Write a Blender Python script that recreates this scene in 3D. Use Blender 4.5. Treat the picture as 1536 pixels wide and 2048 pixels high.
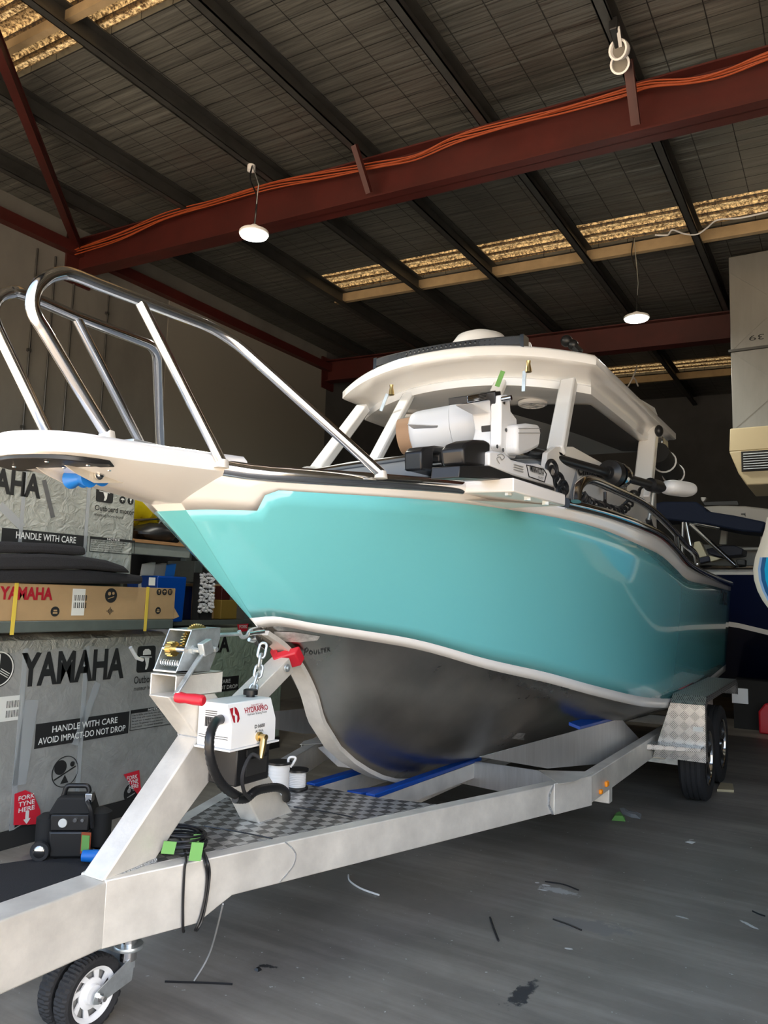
import bpy, math, random
from mathutils import Vector as V, Matrix
random.seed(7)
for o in list(bpy.data.objects): bpy.data.objects.remove(o)
SC = bpy.context.scene
COL = SC.collection

# ------------------------------------------------------------------ camera
FPX = 1538.0; IW = 1536; IH = 2048
YAW = math.radians(31.2); PITCH = math.radians(6.4); ROLL = math.radians(1.6)
CAM = V((0, 0, 1.5))
_f = V((-math.sin(YAW)*math.cos(PITCH), math.cos(YAW)*math.cos(PITCH), math.sin(PITCH)))
_r0 = V((math.cos(YAW), math.sin(YAW), 0)); _u0 = _r0.cross(_f)
_R = _r0*math.cos(ROLL) + _u0*math.sin(ROLL)
_U = -_r0*math.sin(ROLL) + _u0*math.cos(ROLL)
cd = bpy.data.cameras.new('camera'); cam = bpy.data.objects.new('camera', cd); COL.objects.link(cam)
cam.matrix_world = Matrix(((_R.x, _U.x, -_f.x, CAM.x), (_R.y, _U.y, -_f.y, CAM.y), (_R.z, _U.z, -_f.z, CAM.z), (0, 0, 0, 1)))
cd.sensor_fit = 'VERTICAL'; cd.sensor_height = 36; cd.lens = FPX/IH*36; cd.clip_start = 0.02; cd.clip_end = 300
SC.camera = cam

# ------------------------------------------------------------------ light
SC.view_settings.view_transform = 'Standard'; SC.view_settings.look = 'None'
SC.view_settings.gamma = 1; SC.view_settings.use_curve_mapping = False
SC.view_settings.exposure = 1.4
w = bpy.data.worlds.new('sky'); SC.world = w; w.use_nodes = True
nt = w.node_tree; bg = nt.nodes['Background']
sky = nt.nodes.new('ShaderNodeTexSky'); sky.sky_type = 'NISHITA'; sky.sun_disc = False
sky.sun_elevation = math.radians(38); sky.sun_rotation = math.radians(95); sky.air_density = 1.0; sky.dust_density = 2.0
mixw = nt.nodes.new('ShaderNodeMix'); mixw.data_type = 'RGBA'; mixw.inputs[0].default_value = 0.2; mixw.inputs[7].default_value = (2.6, 2.5, 2.35, 1)
nt.links.new(sky.outputs[0], mixw.inputs[6]); nt.links.new(mixw.outputs[2], bg.inputs[0]); bg.inputs[1].default_value = 0.30
sd = bpy.data.lights.new('sun', 'SUN'); sd.energy = 9.0; sd.angle = math.radians(0.6); sd.color = (1.0, 0.87, 0.70)
sun = bpy.data.objects.new('sun', sd); COL.objects.link(sun)
sun.rotation_euler = V((-0.72, -0.06, -0.60)).to_track_quat('-Z', 'Y').to_euler()

# ------------------------------------------------------------------ pixel rays (frame 1536 x 2048)
def ray(x, y):
    return (_f*FPX + _R*(x-IW/2) - _U*(y-IH/2)).normalized()
def P(x, y, X=None, Y=None, Z=None, D=None):
    d = ray(x, y)
    if X is not None: t = (X-CAM.x)/d.x
    elif Y is not None: t = (Y-CAM.y)/d.y
    elif Z is not None: t = (Z-CAM.z)/d.z
    else: t = D/d.dot(_f)
    return CAM + d*t
def PP(x, y, p, n):
    d = ray(x, y); return CAM + d*((V(p)-CAM).dot(n)/d.dot(n))
def march(x, y, fn, t0=0.8, t1=18.0, st=0.01):
    d = ray(x, y); t = t0; a = fn(CAM+d*t)
    while t < t1:
        b = fn(CAM+d*(t+st))
        if a*b <= 0: return CAM + d*(t+st*abs(a)/(abs(a)+abs(b)+1e-9))
        a = b; t += st
    return None
def proj(p):
    v = V(p)-CAM; z = v.dot(_f)
    return IW/2+FPX*v.dot(_R)/z, IH/2-FPX*v.dot(_U)/z

# ------------------------------------------------------------------ materials
def node(nt, t, **k):
    n = nt.nodes.new(t)
    for a, b in k.items(): setattr(n, a, b)
    return n
def mat(name, col, rough=0.5, metal=0.0, nscale=0, namt=0.15, bump=0, bscale=60, coat=0, stretch=None, trans=0, emis=None, estr=0, spec=None, alpha=1, rvar=0):
    m = bpy.data.materials.new(name); m.use_nodes = True; t = m.node_tree; b = t.nodes['Principled BSDF']
    b.inputs['Base Color'].default_value = (*col, 1); b.inputs['Roughness'].default_value = rough
    b.inputs['Metallic'].default_value = metal; b.inputs['Coat Weight'].default_value = coat; b.inputs['Coat Roughness'].default_value = 0.04
    b.inputs['Transmission Weight'].default_value = trans
    if spec is not None: b.inputs['Specular IOR Level'].default_value = spec
    if alpha < 1: b.inputs['Alpha'].default_value = alpha
    if emis: b.inputs['Emission Color'].default_value = (*emis, 1); b.inputs['Emission Strength'].default_value = estr
    if nscale or bump:
        tc = node(t, 'ShaderNodeTexCoord'); mp = node(t, 'ShaderNodeMapping'); t.links.new(tc.outputs['Object'], mp.inputs[0])
        if stretch: mp.inputs['Scale'].default_value = stretch
    if nscale:
        n = node(t, 'ShaderNodeTexNoise'); n.inputs['Scale'].default_value = nscale; n.inputs['Detail'].default_value = 6; n.inputs['Roughness'].default_value = 0.65
        t.links.new(mp.outputs[0], n.inputs[0])
        r = node(t, 'ShaderNodeValToRGB'); e = r.color_ramp.elements
        e[0].position = 0.3; e[1].position = 0.7
        e[0].color = (*[max(0, c*(1-namt)) for c in col], 1); e[1].color = (*[min(1, c*(1+namt)) for c in col], 1)
        t.links.new(n.outputs[0], r.inputs[0]); t.links.new(r.outputs[0], b.inputs['Base Color'])
        if rvar:
            mr = node(t, 'ShaderNodeMapRange'); mr.inputs[1].default_value = 0.3; mr.inputs[2].default_value = 0.7
            mr.inputs[3].default_value = max(0.02, rough-rvar); mr.inputs[4].default_value = min(1, rough+rvar)
            t.links.new(n.outputs[0], mr.inputs[0]); t.links.new(mr.outputs[0], b.inputs['Roughness'])
    if bump:
        n2 = node(t, 'ShaderNodeTexNoise'); n2.inputs['Scale'].default_value = bscale; n2.inputs['Detail'].default_value = 4
        t.links.new(mp.outputs[0], n2.inputs[0]); bp = node(t, 'ShaderNodeBump'); bp.inputs['Strength'].default_value = bump; bp.inputs['Distance'].default_value = 0.02
        t.links.new(n2.outputs[0], bp.inputs['Height']); t.links.new(bp.outputs[0], b.inputs['Normal'])
    return m
M = {}
M['teal'] = mat('teal_gloss_paint', (0.16, 0.55, 0.605), 0.2, coat=1.0)
M['white'] = mat('white_gloss_paint', (0.80, 0.79, 0.77), 0.25, coat=0.6)
M['plastic_white'] = mat('white_plastic', (0.80, 0.80, 0.80), 0.35)
M['black'] = mat('black_plastic', (0.012, 0.012, 0.013), 0.38)
M['black_matt'] = mat('black_matt', (0.012, 0.012, 0.012), 0.8)
M['chrome'] = mat('polished_tube', (0.78, 0.77, 0.76), 0.13, 1.0, nscale=3, namt=0.06, rvar=0.05)
M['chrome_dark'] = mat('polished_tube_aft', (0.55, 0.55, 0.55), 0.12, 1.0)
M['alu'] = mat('brushed_aluminium', (0.76, 0.725, 0.66), 0.5, 0.45, nscale=5, namt=0.14, bump=0.03, bscale=90, rvar=0.1)
M['alu_bottom'] = mat('bare_plate_aluminium', (0.44, 0.415, 0.38), 0.30, 1.0, nscale=1.6, namt=0.22, bump=0.05, bscale=14, rvar=0.1)
M['alu_weld'] = mat('weld_bead', (0.6, 0.6, 0.6), 0.4, 0.9, bump=0.9, bscale=160)
M['zinc'] = mat('galvanised_zinc', (0.58, 0.62, 0.63), 0.4, 0.8, nscale=18, namt=0.2)
M['gold'] = mat('yellow_zinc_gear', (0.62, 0.46, 0.17), 0.35, 1.0)
M['brass'] = mat('brass', (0.72, 0.52, 0.22), 0.3, 1.0)
M['red'] = mat('red_plastic', (0.55, 0.015, 0.03), 0.4)
M['redtag'] = mat('red_tag', (0.62, 0.02, 0.04), 0.3)
M['blue'] = mat('blue_poly', (0.0, 0.05, 0.30), 0.35)
M['bluebright'] = mat('bright_blue', (0.01, 0.17, 0.62), 0.4)
M['rubber'] = mat('rubber', (0.018, 0.018, 0.02), 0.75, bump=0.15, bscale=120)
M['text_black'] = mat('black_ink', (0.012, 0.012, 0.012), 0.6)
M['text_red'] = mat('red_ink', (0.33, 0.004, 0.015), 0.5)
M['text_white'] = mat('white_ink', (0.72, 0.73, 0.70), 0.6)
M['ink_grey'] = mat('grey_ink', (0.10, 0.10, 0.10), 0.6)
M['paper'] = mat('white_paper', (0.66, 0.66, 0.62), 0.6)
M['card'] = mat('brown_cardboard', (0.36, 0.235, 0.115), 0.8, nscale=4, namt=0.1)
M['carddark'] = mat('dark_cardboard', (0.22, 0.13, 0.06), 0.8, nscale=4, namt=0.15)
M['tube_card'] = mat('cardboard_tube', (0.42, 0.25, 0.14), 0.7)
M['redsteel'] = mat('red_oxide_steel', (0.055, 0.008, 0.006), 0.5, nscale=2.5, namt=0.25)
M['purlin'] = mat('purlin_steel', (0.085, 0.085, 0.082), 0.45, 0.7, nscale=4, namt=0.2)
M['purlin_pale'] = mat('timber_purlin', (0.34, 0.25, 0.14), 0.7, nscale=6, namt=0.15)  # paler and browner than the steel purlins
M['orange'] = mat('orange_cable', (0.30, 0.055, 0.014), 0.5)
M['green_tape'] = mat('green_tape', (0.14, 0.34, 0.08), 0.7)
M['yellow'] = mat('yellow_bag', (0.62, 0.45, 0.0), 0.6, bump=0.6, bscale=7)
M['strap_yellow'] = mat('yellow_strap', (0.62, 0.46, 0.06), 0.5)
M['mat'] = mat('charcoal_carpet', (0.018, 0.018, 0.021), 0.95, bump=0.4, bscale=220)
M['navy'] = mat('navy_paint', (0.002, 0.006, 0.032), 0.25, coat=0.4)
M['navy_cloth'] = mat('navy_canvas', (0.004, 0.012, 0.04), 0.8, bump=0.2, bscale=10)
M['navy_vinyl'] = mat('navy_vinyl', (0.018, 0.022, 0.045), 0.5)
M['cream_vinyl'] = mat('cream_vinyl', (0.62, 0.58, 0.42), 0.5)
M['rackgreen'] = mat('rack_steel', (0.085, 0.10, 0.09), 0.5, nscale=6, namt=0.15)
M['racklight'] = mat('rack_beam_grey', (0.20, 0.22, 0.20), 0.5, nscale=6, namt=0.12)
M['ply'] = mat('shelf_board', (0.32, 0.17, 0.07), 0.7, nscale=5, namt=0.15)
M['amber'] = mat('amber_lens', (0.9, 0.28, 0.01), 0.2, emis=(1, 0.3, 0.0), estr=0.03)
M['grey_deck'] = mat('grey_nonskid', (0.26, 0.29, 0.33), 0.75, bump=0.5, bscale=260)
M['headliner'] = mat('charcoal_headliner', (0.045, 0.045, 0.047), 0.95, bump=0.5, bscale=180)
M['glass'] = mat('clear_glass', (0.9, 0.95, 0.95), 0.02, trans=1.0)
M['duct'] = mat('duct_galvanised', (0.27, 0.27, 0.255), 0.42, 0.75, nscale=3, namt=0.15, stretch=(1, 1, 0.2))
M['cooler'] = mat('cream_casing', (0.50, 0.42, 0.26), 0.5)
M['lampwhite'] = mat('lamp_casing', (0.7, 0.7, 0.7), 0.4)
M['lampglow'] = mat('lamp_diffuser', (1, 1, 1), 0.4, emis=(1.0, 0.98, 0.86), estr=6)
M['lens'] = mat('lamp_lens', (0.45, 0.50, 0.58), 0.06, 0.9)
M['reflector'] = mat('dull_reflector', (0.16, 0.15, 0.13), 0.5, 0.3)
M['led'] = mat('led_optics', (0.30, 0.30, 0.30), 0.15, 1.0)
M['wire_white'] = mat('white_wire', (0.74, 0.74, 0.74), 0.45)
M['skin_seat'] = mat('grey_lining', (0.30, 0.30, 0.29), 0.6)
M['dirt_white'] = mat('white_paint_drip', (0.55, 0.55, 0.53), 0.7)
M['plasticbag'] = mat('clear_bag', (0.45, 0.47, 0.48), 0.25, alpha=0.55)
M['mustard'] = mat('mustard_card', (0.22, 0.14, 0.02), 0.7)
M['bare_patch'] = mat('ground_bare_metal', (0.62, 0.60, 0.57), 0.45, 0.7, nscale=30, namt=0.3)
M['cream_bow'] = mat('cream_gelcoat', (0.80, 0.77, 0.66), 0.25, coat=0.5)
M['paleblue'] = mat('pale_blue_vinyl', (0.30, 0.48, 0.78), 0.3)
M['deepblue'] = mat('deep_blue_vinyl', (0.01, 0.10, 0.28), 0.3)
M['cyan'] = mat('cyan_vinyl', (0.0, 0.38, 0.68), 0.3)
M['frame_light'] = mat('boat_white', (0.62, 0.61, 0.57), 0.35)

# tread plate: alternating five-bar lozenges, bright and dark reflections painted into the colour
def tread(name, scale, rot, axes, lo=(0.07, 0.07, 0.072), hi=(0.42, 0.42, 0.41), flat=(0.72, 0.72, 0.71)):
    m = bpy.data.materials.new(name); m.use_nodes = True; t = m.node_tree; b = t.nodes['Principled BSDF']
    b.inputs['Metallic'].default_value = 0.8; b.inputs['Roughness'].default_value = 0.3
    tc = node(t, 'ShaderNodeTexCoord'); mp = node(t, 'ShaderNodeMapping'); t.links.new(tc.outputs['Object'], mp.inputs[0])
    mp.inputs['Rotation'].default_value = rot; mp.inputs['Scale'].default_value = (scale,)*3; mp.inputs['Location'].default_value = (0.013, 0.017, 0.011)
    ch = node(t, 'ShaderNodeTexChecker'); ch.inputs['Scale'].default_value = 1.0; t.links.new(mp.outputs[0], ch.inputs[0])
    ws = []
    for ax in axes:
        wv = node(t, 'ShaderNodeTexWave', wave_type='BANDS', bands_direction=ax); wv.inputs['Scale'].default_value = 1.57
        t.links.new(mp.outputs[0], wv.inputs[0]); ws.append(wv)
    mx = node(t, 'ShaderNodeMix', data_type='FLOAT'); t.links.new(ch.outputs[1], mx.inputs[0]); t.links.new(ws[0].outputs[1], mx.inputs[2]); t.links.new(ws[1].outputs[1], mx.inputs[3])
    rp = node(t, 'ShaderNodeValToRGB'); rp.color_ramp.elements[0].position = 0.45; rp.color_ramp.elements[1].position = 0.7; t.links.new(mx.outputs[0], rp.inputs[0])
    bp = node(t, 'ShaderNodeBump'); bp.inputs['Strength'].default_value = 0.8; bp.inputs['Distance'].default_value = 0.01
    t.links.new(rp.outputs[0], bp.inputs['Height']); t.links.new(bp.outputs[0], b.inputs['Normal'])
    cm = node(t, 'ShaderNodeMix', data_type='RGBA'); t.links.new(rp.outputs[0], cm.inputs[0])
    cm.inputs[6].default_value = (*lo, 1); cm.inputs[7].default_value = (*hi, 1)
    c2 = node(t, 'ShaderNodeMix', data_type='RGBA'); t.links.new(ch.outputs[1], c2.inputs[0]); t.links.new(cm.outputs[2], c2.inputs[6]); c2.inputs[7].default_value = (*flat, 1)
    t.links.new(c2.outputs[2], b.inputs['Base Color'])
    return m
M['tread'] = tread('tread_plate', 21.0, (0, 0, 0.35), ('X', 'Y'))
M['tread_guard'] = tread('tread_plate_guard', 19.0, (0, 0.785, 0), ('X', 'Z'), (0.22, 0.22, 0.22), (0.70, 0.69, 0.67), (0.58, 0.57, 0.555))
M['alu_sheet'] = mat('mill_finish_sheet', (0.62, 0.62, 0.62), 0.4, 0.75, nscale=9, namt=0.12, stretch=(3, 3, 0.3), rvar=0.08)

# floor: stained sealed concrete
def floor_mat():
    m = bpy.data.materials.new('stained_concrete'); m.use_nodes = True; t = m.node_tree; b = t.nodes['Principled BSDF']
    tc = node(t, 'ShaderNodeTexCoord')
    def nz(sc, det, st=(1, 1, 1), rot=0):
        mp = node(t, 'ShaderNodeMapping'); mp.inputs['Scale'].default_value = st; mp.inputs['Rotation'].default_value = (0, 0, rot); t.links.new(tc.outputs['Object'], mp.inputs[0])
        n = node(t, 'ShaderNodeTexNoise'); n.inputs['Scale'].default_value = sc; n.inputs['Detail'].default_value = det; n.inputs['Roughness'].default_value = 0.7
        t.links.new(mp.outputs[0], n.inputs[0]); return n
    a = nz(0.9, 8); r = node(t, 'ShaderNodeValToRGB'); e = r.color_ramp.elements
    e[0].position = 0.3; e[0].color = (0.165, 0.148, 0.126, 1); e[1].position = 0.72; e[1].color = (0.33, 0.302, 0.262, 1); t.links.new(a.outputs[0], r.inputs[0])
    s = nz(1.4, 5, (0.25, 3, 1), 1.0); r2 = node(t, 'ShaderNodeValToRGB'); e = r2.color_ramp.elements
    e[0].position = 0.42; e[0].color = (0.6, 0.6, 0.6, 1); e[1].position = 0.62; e[1].color = (1.1, 1.1, 1.1, 1); t.links.new(s.outputs[0], r2.inputs[0])
    mu = node(t, 'ShaderNodeMix', data_type='RGBA', blend_type='MULTIPLY'); mu.inputs[0].default_value = 0.7
    t.links.new(r.outputs[0], mu.inputs[6]); t.links.new(r2.outputs[0], mu.inputs[7])
    v = nz(34, 2); r3 = node(t, 'ShaderNodeValToRGB'); e = r3.color_ramp.elements      # small white paint specks
    e[0].position = 0.725; e[0].color = (0, 0, 0, 1); e[1].position = 0.745; e[1].color = (1, 1, 1, 1); t.links.new(v.outputs[0], r3.inputs[0])
    m2 = node(t, 'ShaderNodeMix', data_type='RGBA'); t.links.new(r3.outputs[0], m2.inputs[0]); t.links.new(mu.outputs[2], m2.inputs[6]); m2.inputs[7].default_value = (0.5, 0.5, 0.48, 1)
    last = m2.outputs[2]
    # marks on the floor: white paint splashes and a dark tar smear, each with its own outline
    for (cx, cy, rx, ry, ang, col, brk, sc) in FLOOR_MARKS:
        mp = node(t, 'ShaderNodeMapping', vector_type='TEXTURE'); mp.inputs['Location'].default_value = (cx, cy, 0); mp.inputs['Rotation'].default_value = (0, 0, ang); mp.inputs['Scale'].default_value = (rx, ry, 1)
        t.links.new(tc.outputs['Object'], mp.inputs[0]); gr = node(t, 'ShaderNodeVectorMath', operation='LENGTH'); t.links.new(mp.outputs[0], gr.inputs[0])
        nn = nz(sc, 5, (1, 1, 1)); ml = node(t, 'ShaderNodeMath', operation='MULTIPLY_ADD'); ml.inputs[1].default_value = brk; t.links.new(nn.outputs[0], ml.inputs[0]); t.links.new(gr.outputs['Value'], ml.inputs[2])
        mr = node(t, 'ShaderNodeMapRange'); mr.inputs[1].default_value = 1.0+brk*0.42; mr.inputs[2].default_value = 0.8+brk*0.42; t.links.new(ml.outputs[0], mr.inputs[0])
        mk = node(t, 'ShaderNodeMix', data_type='RGBA'); t.links.new(mr.outputs[0], mk.inputs[0]); t.links.new(last, mk.inputs[6]); mk.inputs[7].default_value = (*col, 1); last = mk.outputs[2]
    t.links.new(last, b.inputs['Base Color'])
    rr = node(t, 'ShaderNodeMapRange'); rr.inputs[3].default_value = 0.35; rr.inputs[4].default_value = 0.62; t.links.new(a.outputs[0], rr.inputs[0]); t.links.new(rr.outputs[0], b.inputs['Roughness'])
    bp = node(t, 'ShaderNodeBump'); bp.inputs['Strength'].default_value = 0.08; bp.inputs['Distance'].default_value = 0.02; t.links.new(nz(9, 8).outputs[0], bp.inputs['Height']); t.links.new(bp.outputs[0], b.inputs['Normal'])
    return m
FX0, FY0 = -0.95, 7.55          # floor slab origin
FLOOR_MARKS = []
for (x, y, rx, ry, dx, dy, col, brk, sc) in [(1112, 1788, 0.115, 0.05, 50, 12, (0.40, 0.40, 0.38), 2.2, 22), (1086, 1776, 0.028, 0.012, 20, 3, (0.62, 0.62, 0.6), 0.8, 30), (1068, 1771, 0.014, 0.010, 10, 0, (0.62, 0.62, 0.6), 0.6, 30), (1079, 1786, 0.03, 0.008, 20, 4, (0.62, 0.62, 0.6), 0.6, 30),
        (1496, 1857, 0.07, 0.014, 30, 16, (0.55, 0.55, 0.53), 1.6, 30), (1362, 1842, 0.04, 0.012, 20, 5, (0.50, 0.50, 0.48), 2.0, 30), (1130, 1906, 0.022, 0.010, 15, 2, (0.62, 0.62, 0.6), 0.8, 40), (1175, 1861, 0.02, 0.006, 15, 4, (0.6, 0.6, 0.58), 0.8, 40),
        (1035, 2000, 0.17, 0.045, -50, 50, (0.035, 0.036, 0.04), 2.6, 12), (520, 1942, 0.05, 0.02, 20, 2, (0.03, 0.03, 0.03), 2.2, 30), (1380, 1683, 0.02, 0.008, 10, 0, (0.6, 0.6, 0.58), 0.8, 40), (1180, 1860, 0.25, 0.10, 60, 10, (0.20, 0.19, 0.18), 2.5, 10)]:
    p = P(x, y, Z=0); q = P(x+dx, y+dy, Z=0); FLOOR_MARKS.append((p.x-FX0, p.y-FY0, rx, ry, math.atan2(q.y-p.y, q.x-p.x), col, brk, sc))
M['floor'] = floor_mat()
M['apron'] = mat('sunlit_driveway', (0.66, 0.54, 0.40), 0.9, nscale=0.8, namt=0.12)
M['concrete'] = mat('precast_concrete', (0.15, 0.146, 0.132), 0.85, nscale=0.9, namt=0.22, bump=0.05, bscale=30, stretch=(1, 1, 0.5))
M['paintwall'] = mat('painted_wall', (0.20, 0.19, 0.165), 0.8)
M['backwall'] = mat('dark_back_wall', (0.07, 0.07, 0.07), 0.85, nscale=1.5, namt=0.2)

# roof lining: crinkled foil held by a square mesh of wire
def foil_mat():
    m = bpy.data.materials.new('foil_roof_lining'); m.use_nodes = True; t = m.node_tree; b = t.nodes['Principled BSDF']
    b.inputs['Metallic'].default_value = 0.55; b.inputs['Roughness'].default_value = 0.42
    tc = node(t, 'ShaderNodeTexCoord')
    br = node(t, 'ShaderNodeTexBrick', offset=0.0, squash=1.0); br.inputs['Scale'].default_value = 1.0; br.inputs['Mortar Size'].default_value = 0.004
    br.inputs['Brick Width'].default_value = 0.3; br.inputs['Row Height'].default_value = 0.15; br.inputs['Mortar Smooth'].default_value = 0.3
    t.links.new(tc.outputs['Object'], br.inputs[0])
    mp = node(t, 'ShaderNodeMapping'); mp.inputs['Scale'].default_value = (0.5, 7, 1); t.links.new(tc.outputs['Object'], mp.inputs[0])
    n = node(t, 'ShaderNodeTexNoise'); n.inputs['Scale'].default_value = 1.6; n.inputs['Detail'].default_value = 3; t.links.new(mp.outputs[0], n.inputs[0])
    n2 = node(t, 'ShaderNodeTexNoise'); n2.inputs['Scale'].default_value = 0.7; n2.inputs['Detail'].default_value = 3; t.links.new(tc.outputs['Object'], n2.inputs[0])
    r = node(t, 'ShaderNodeValToRGB'); e = r.color_ramp.elements; e[0].position = 0.3; e[0].color = (0.105, 0.105, 0.095, 1); e[1].position = 0.7; e[1].color = (0.205, 0.205, 0.187, 1)
    t.links.new(n2.outputs[0], r.inputs[0])
    mx = node(t, 'ShaderNodeMix', data_type='RGBA'); t.links.new(br.outputs['Fac'], mx.inputs[0]); t.links.new(r.outputs[0], mx.inputs[6]); mx.inputs[7].default_value = (0.03, 0.03, 0.028, 1)
    t.links.new(mx.outputs[2], b.inputs['Base Color'])
    ad = node(t, 'ShaderNodeMath', operation='SUBTRACT'); t.links.new(n.outputs[0], ad.inputs[0]); t.links.new(br.outputs['Fac'], ad.inputs[1])
    bp = node(t, 'ShaderNodeBump'); bp.inputs['Strength'].default_value = 0.8; bp.inputs['Distance'].default_value = 0.04; t.links.new(ad.outputs[0], bp.inputs['Height']); t.links.new(bp.outputs[0], b.inputs['Normal'])
    return m
M['foil'] = foil_mat()
# translucent roof sheet, dirty with leaf litter, daylight behind it
def skylight_mat():
    m = bpy.data.materials.new('daylit_roof_sheet'); m.use_nodes = True; t = m.node_tree; b = t.nodes['Principled BSDF']
    b.inputs['Roughness'].default_value = 0.6
    tc = node(t, 'ShaderNodeTexCoord')
    n = node(t, 'ShaderNodeTexNoise'); n.inputs['Scale'].default_value = 34; n.inputs['Detail'].default_value = 5; n.inputs['Roughness'].default_value = 0.8; t.links.new(tc.outputs['Object'], n.inputs[0])
    r = node(t, 'ShaderNodeValToRGB'); e = r.color_ramp.elements
    e[0].position = 0.42; e[0].color = (0.07, 0.035, 0.012, 1); e[1].position = 0.62; e[1].color = (1.0, 0.72, 0.36, 1)
    t.links.new(n.outputs[0], r.inputs[0])
    # litter bands in the flat pans, with light and shade of the ribs painted in
    sx = node(t, 'ShaderNodeSeparateXYZ'); t.links.new(tc.outputs['Object'], sx.inputs[0])
    ml = node(t, 'ShaderNodeMath', operation='MULTIPLY'); ml.inputs[1].default_value = 1/0.19; t.links.new(sx.outputs[1], ml.inputs[0])
    fr = node(t, 'ShaderNodeMath', operation='FRACT'); t.links.new(ml.outputs[0], fr.inputs[0])
    r2 = node(t, 'ShaderNodeValToRGB'); r2.color_ramp.interpolation = 'LINEAR'; e2 = r2.color_ramp.elements
    e2[0].position = 0.0; e2[0].color = (0.02, 0.012, 0.006, 1); e2[1].position = 0.92; e2[1].color = (0.9, 0.85, 0.75, 1)
    for pos, c in ((0.10, (0.25, 0.2, 0.14, 1)), (0.16, (1, 1, 1, 1)), (0.40, (1, 0.95, 0.85, 1)), (0.46, (0.05, 0.03, 0.015, 1)), (0.60, (0.35, 0.3, 0.25, 1))):
        q = r2.color_ramp.elements.new(pos); q.color = c
    t.links.new(fr.outputs[0], r2.inputs[0])
    mm = node(t, 'ShaderNodeMix', data_type='RGBA', blend_type='MULTIPLY'); mm.inputs[0].default_value = 1.0
    t.links.new(r.outputs[0], mm.inputs[6]); t.links.new(r2.outputs[0], mm.inputs[7])
    t.links.new(mm.outputs[2], b.inputs['Base Color']); t.links.new(mm.outputs[2], b.inputs['Emission Color']); b.inputs['Emission Strength'].default_value = 0.26
    return m
M['skylight'] = skylight_mat()
# clear-wrapped crate: pale corrugated board seen through shiny wrinkled film
def wrap_mat(name, col, bump=0.5, rough=0.3, ridge=0.12):
    m = bpy.data.materials.new(name); m.use_nodes = True; t = m.node_tree; b = t.nodes['Principled BSDF']
    b.inputs['Roughness'].default_value = rough; b.inputs['Coat Weight'].default_value = 0.5; b.inputs['Coat Roughness'].default_value = 0.15
    tc = node(t, 'ShaderNodeTexCoord')
    n = node(t, 'ShaderNodeTexNoise'); n.inputs['Scale'].default_value = 2.2; n.inputs['Detail'].default_value = 9; n.inputs['Roughness'].default_value = 0.7; n.inputs['Distortion'].default_value = 1.2; t.links.new(tc.outputs['Object'], n.inputs[0])
    r = node(t, 'ShaderNodeValToRGB'); e = r.color_ramp.elements; e[0].position = 0.3; e[0].color = (*[c*0.72 for c in col], 1); e[1].position = 0.72; e[1].color = (*[min(1, c*1.2) for c in col], 1)
    t.links.new(n.outputs[0], r.inputs[0]); t.links.new(r.outputs[0], b.inputs['Base Color'])
    n2 = node(t, 'ShaderNodeTexNoise'); n2.inputs['Scale'].default_value = 11; n2.inputs['Detail'].default_value = 7; n2.inputs['Distortion'].default_value = 1.8; t.links.new(tc.outputs['Object'], n2.inputs[0])
    bp = node(t, 'ShaderNodeBump'); bp.inputs['Strength'].default_value = bump; bp.inputs['Distance'].default_value = 0.03; t.links.new(n2.outputs[0], bp.inputs['Height'])
    t.links.new(bp.outputs[0], b.inputs['Normal'])
    return m
M['wrap_upper'] = wrap_mat('silvery_wrap', (0.36, 0.37, 0.33), 0.8)
M['wrap_lower'] = wrap_mat('clear_wrap_board', (0.30, 0.30, 0.285), 0.22)
M['wrap_green'] = wrap_mat('greenish_wrap', (0.32, 0.40, 0.31), 0.6)
M['wrap_top'] = wrap_mat('grey_film', (0.30, 0.30, 0.27), 0.9)

# ------------------------------------------------------------------ mesh helpers
def spline(pts, n=8, closed=False):
    pts = [V(p) for p in pts]; out = []; N = len(pts)
    rng = range(N) if closed else range(N-1)
    for i in rng:
        if closed: a, b, c, d = pts[i-1], pts[i], pts[(i+1) % N], pts[(i+2) % N]
        else: a, b, c, d = pts[max(i-1, 0)], pts[i], pts[i+1], pts[min(i+2, N-1)]
        for k in range(n):
            t = k/n
            out.append(0.5*((2*b)+(c-a)*t+(2*a-5*b+4*c-d)*t*t+(3*b-a-3*c+d)*t**3))
    if not closed: out.append(pts[-1])
    return out
def fillet(pts, r, n=6):
    pts = [V(p) for p in pts]; out = [pts[0]]
    for i in range(1, len(pts)-1):
        a, b, c = pts[i-1], pts[i], pts[i+1]; ri = r[i] if isinstance(r, (list, tuple)) else r
        d0 = min(ri, (a-b).length*0.48); d1 = min(ri, (c-b).length*0.48)
        p0 = b+(a-b).normalized()*d0; p1 = b+(c-b).normalized()*d1
        for k in range(n+1):
            t = k/n; out.append(p0*(1-t)**2+b*2*t*(1-t)+p1*t*t)
    out.append(pts[-1]); return out
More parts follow.
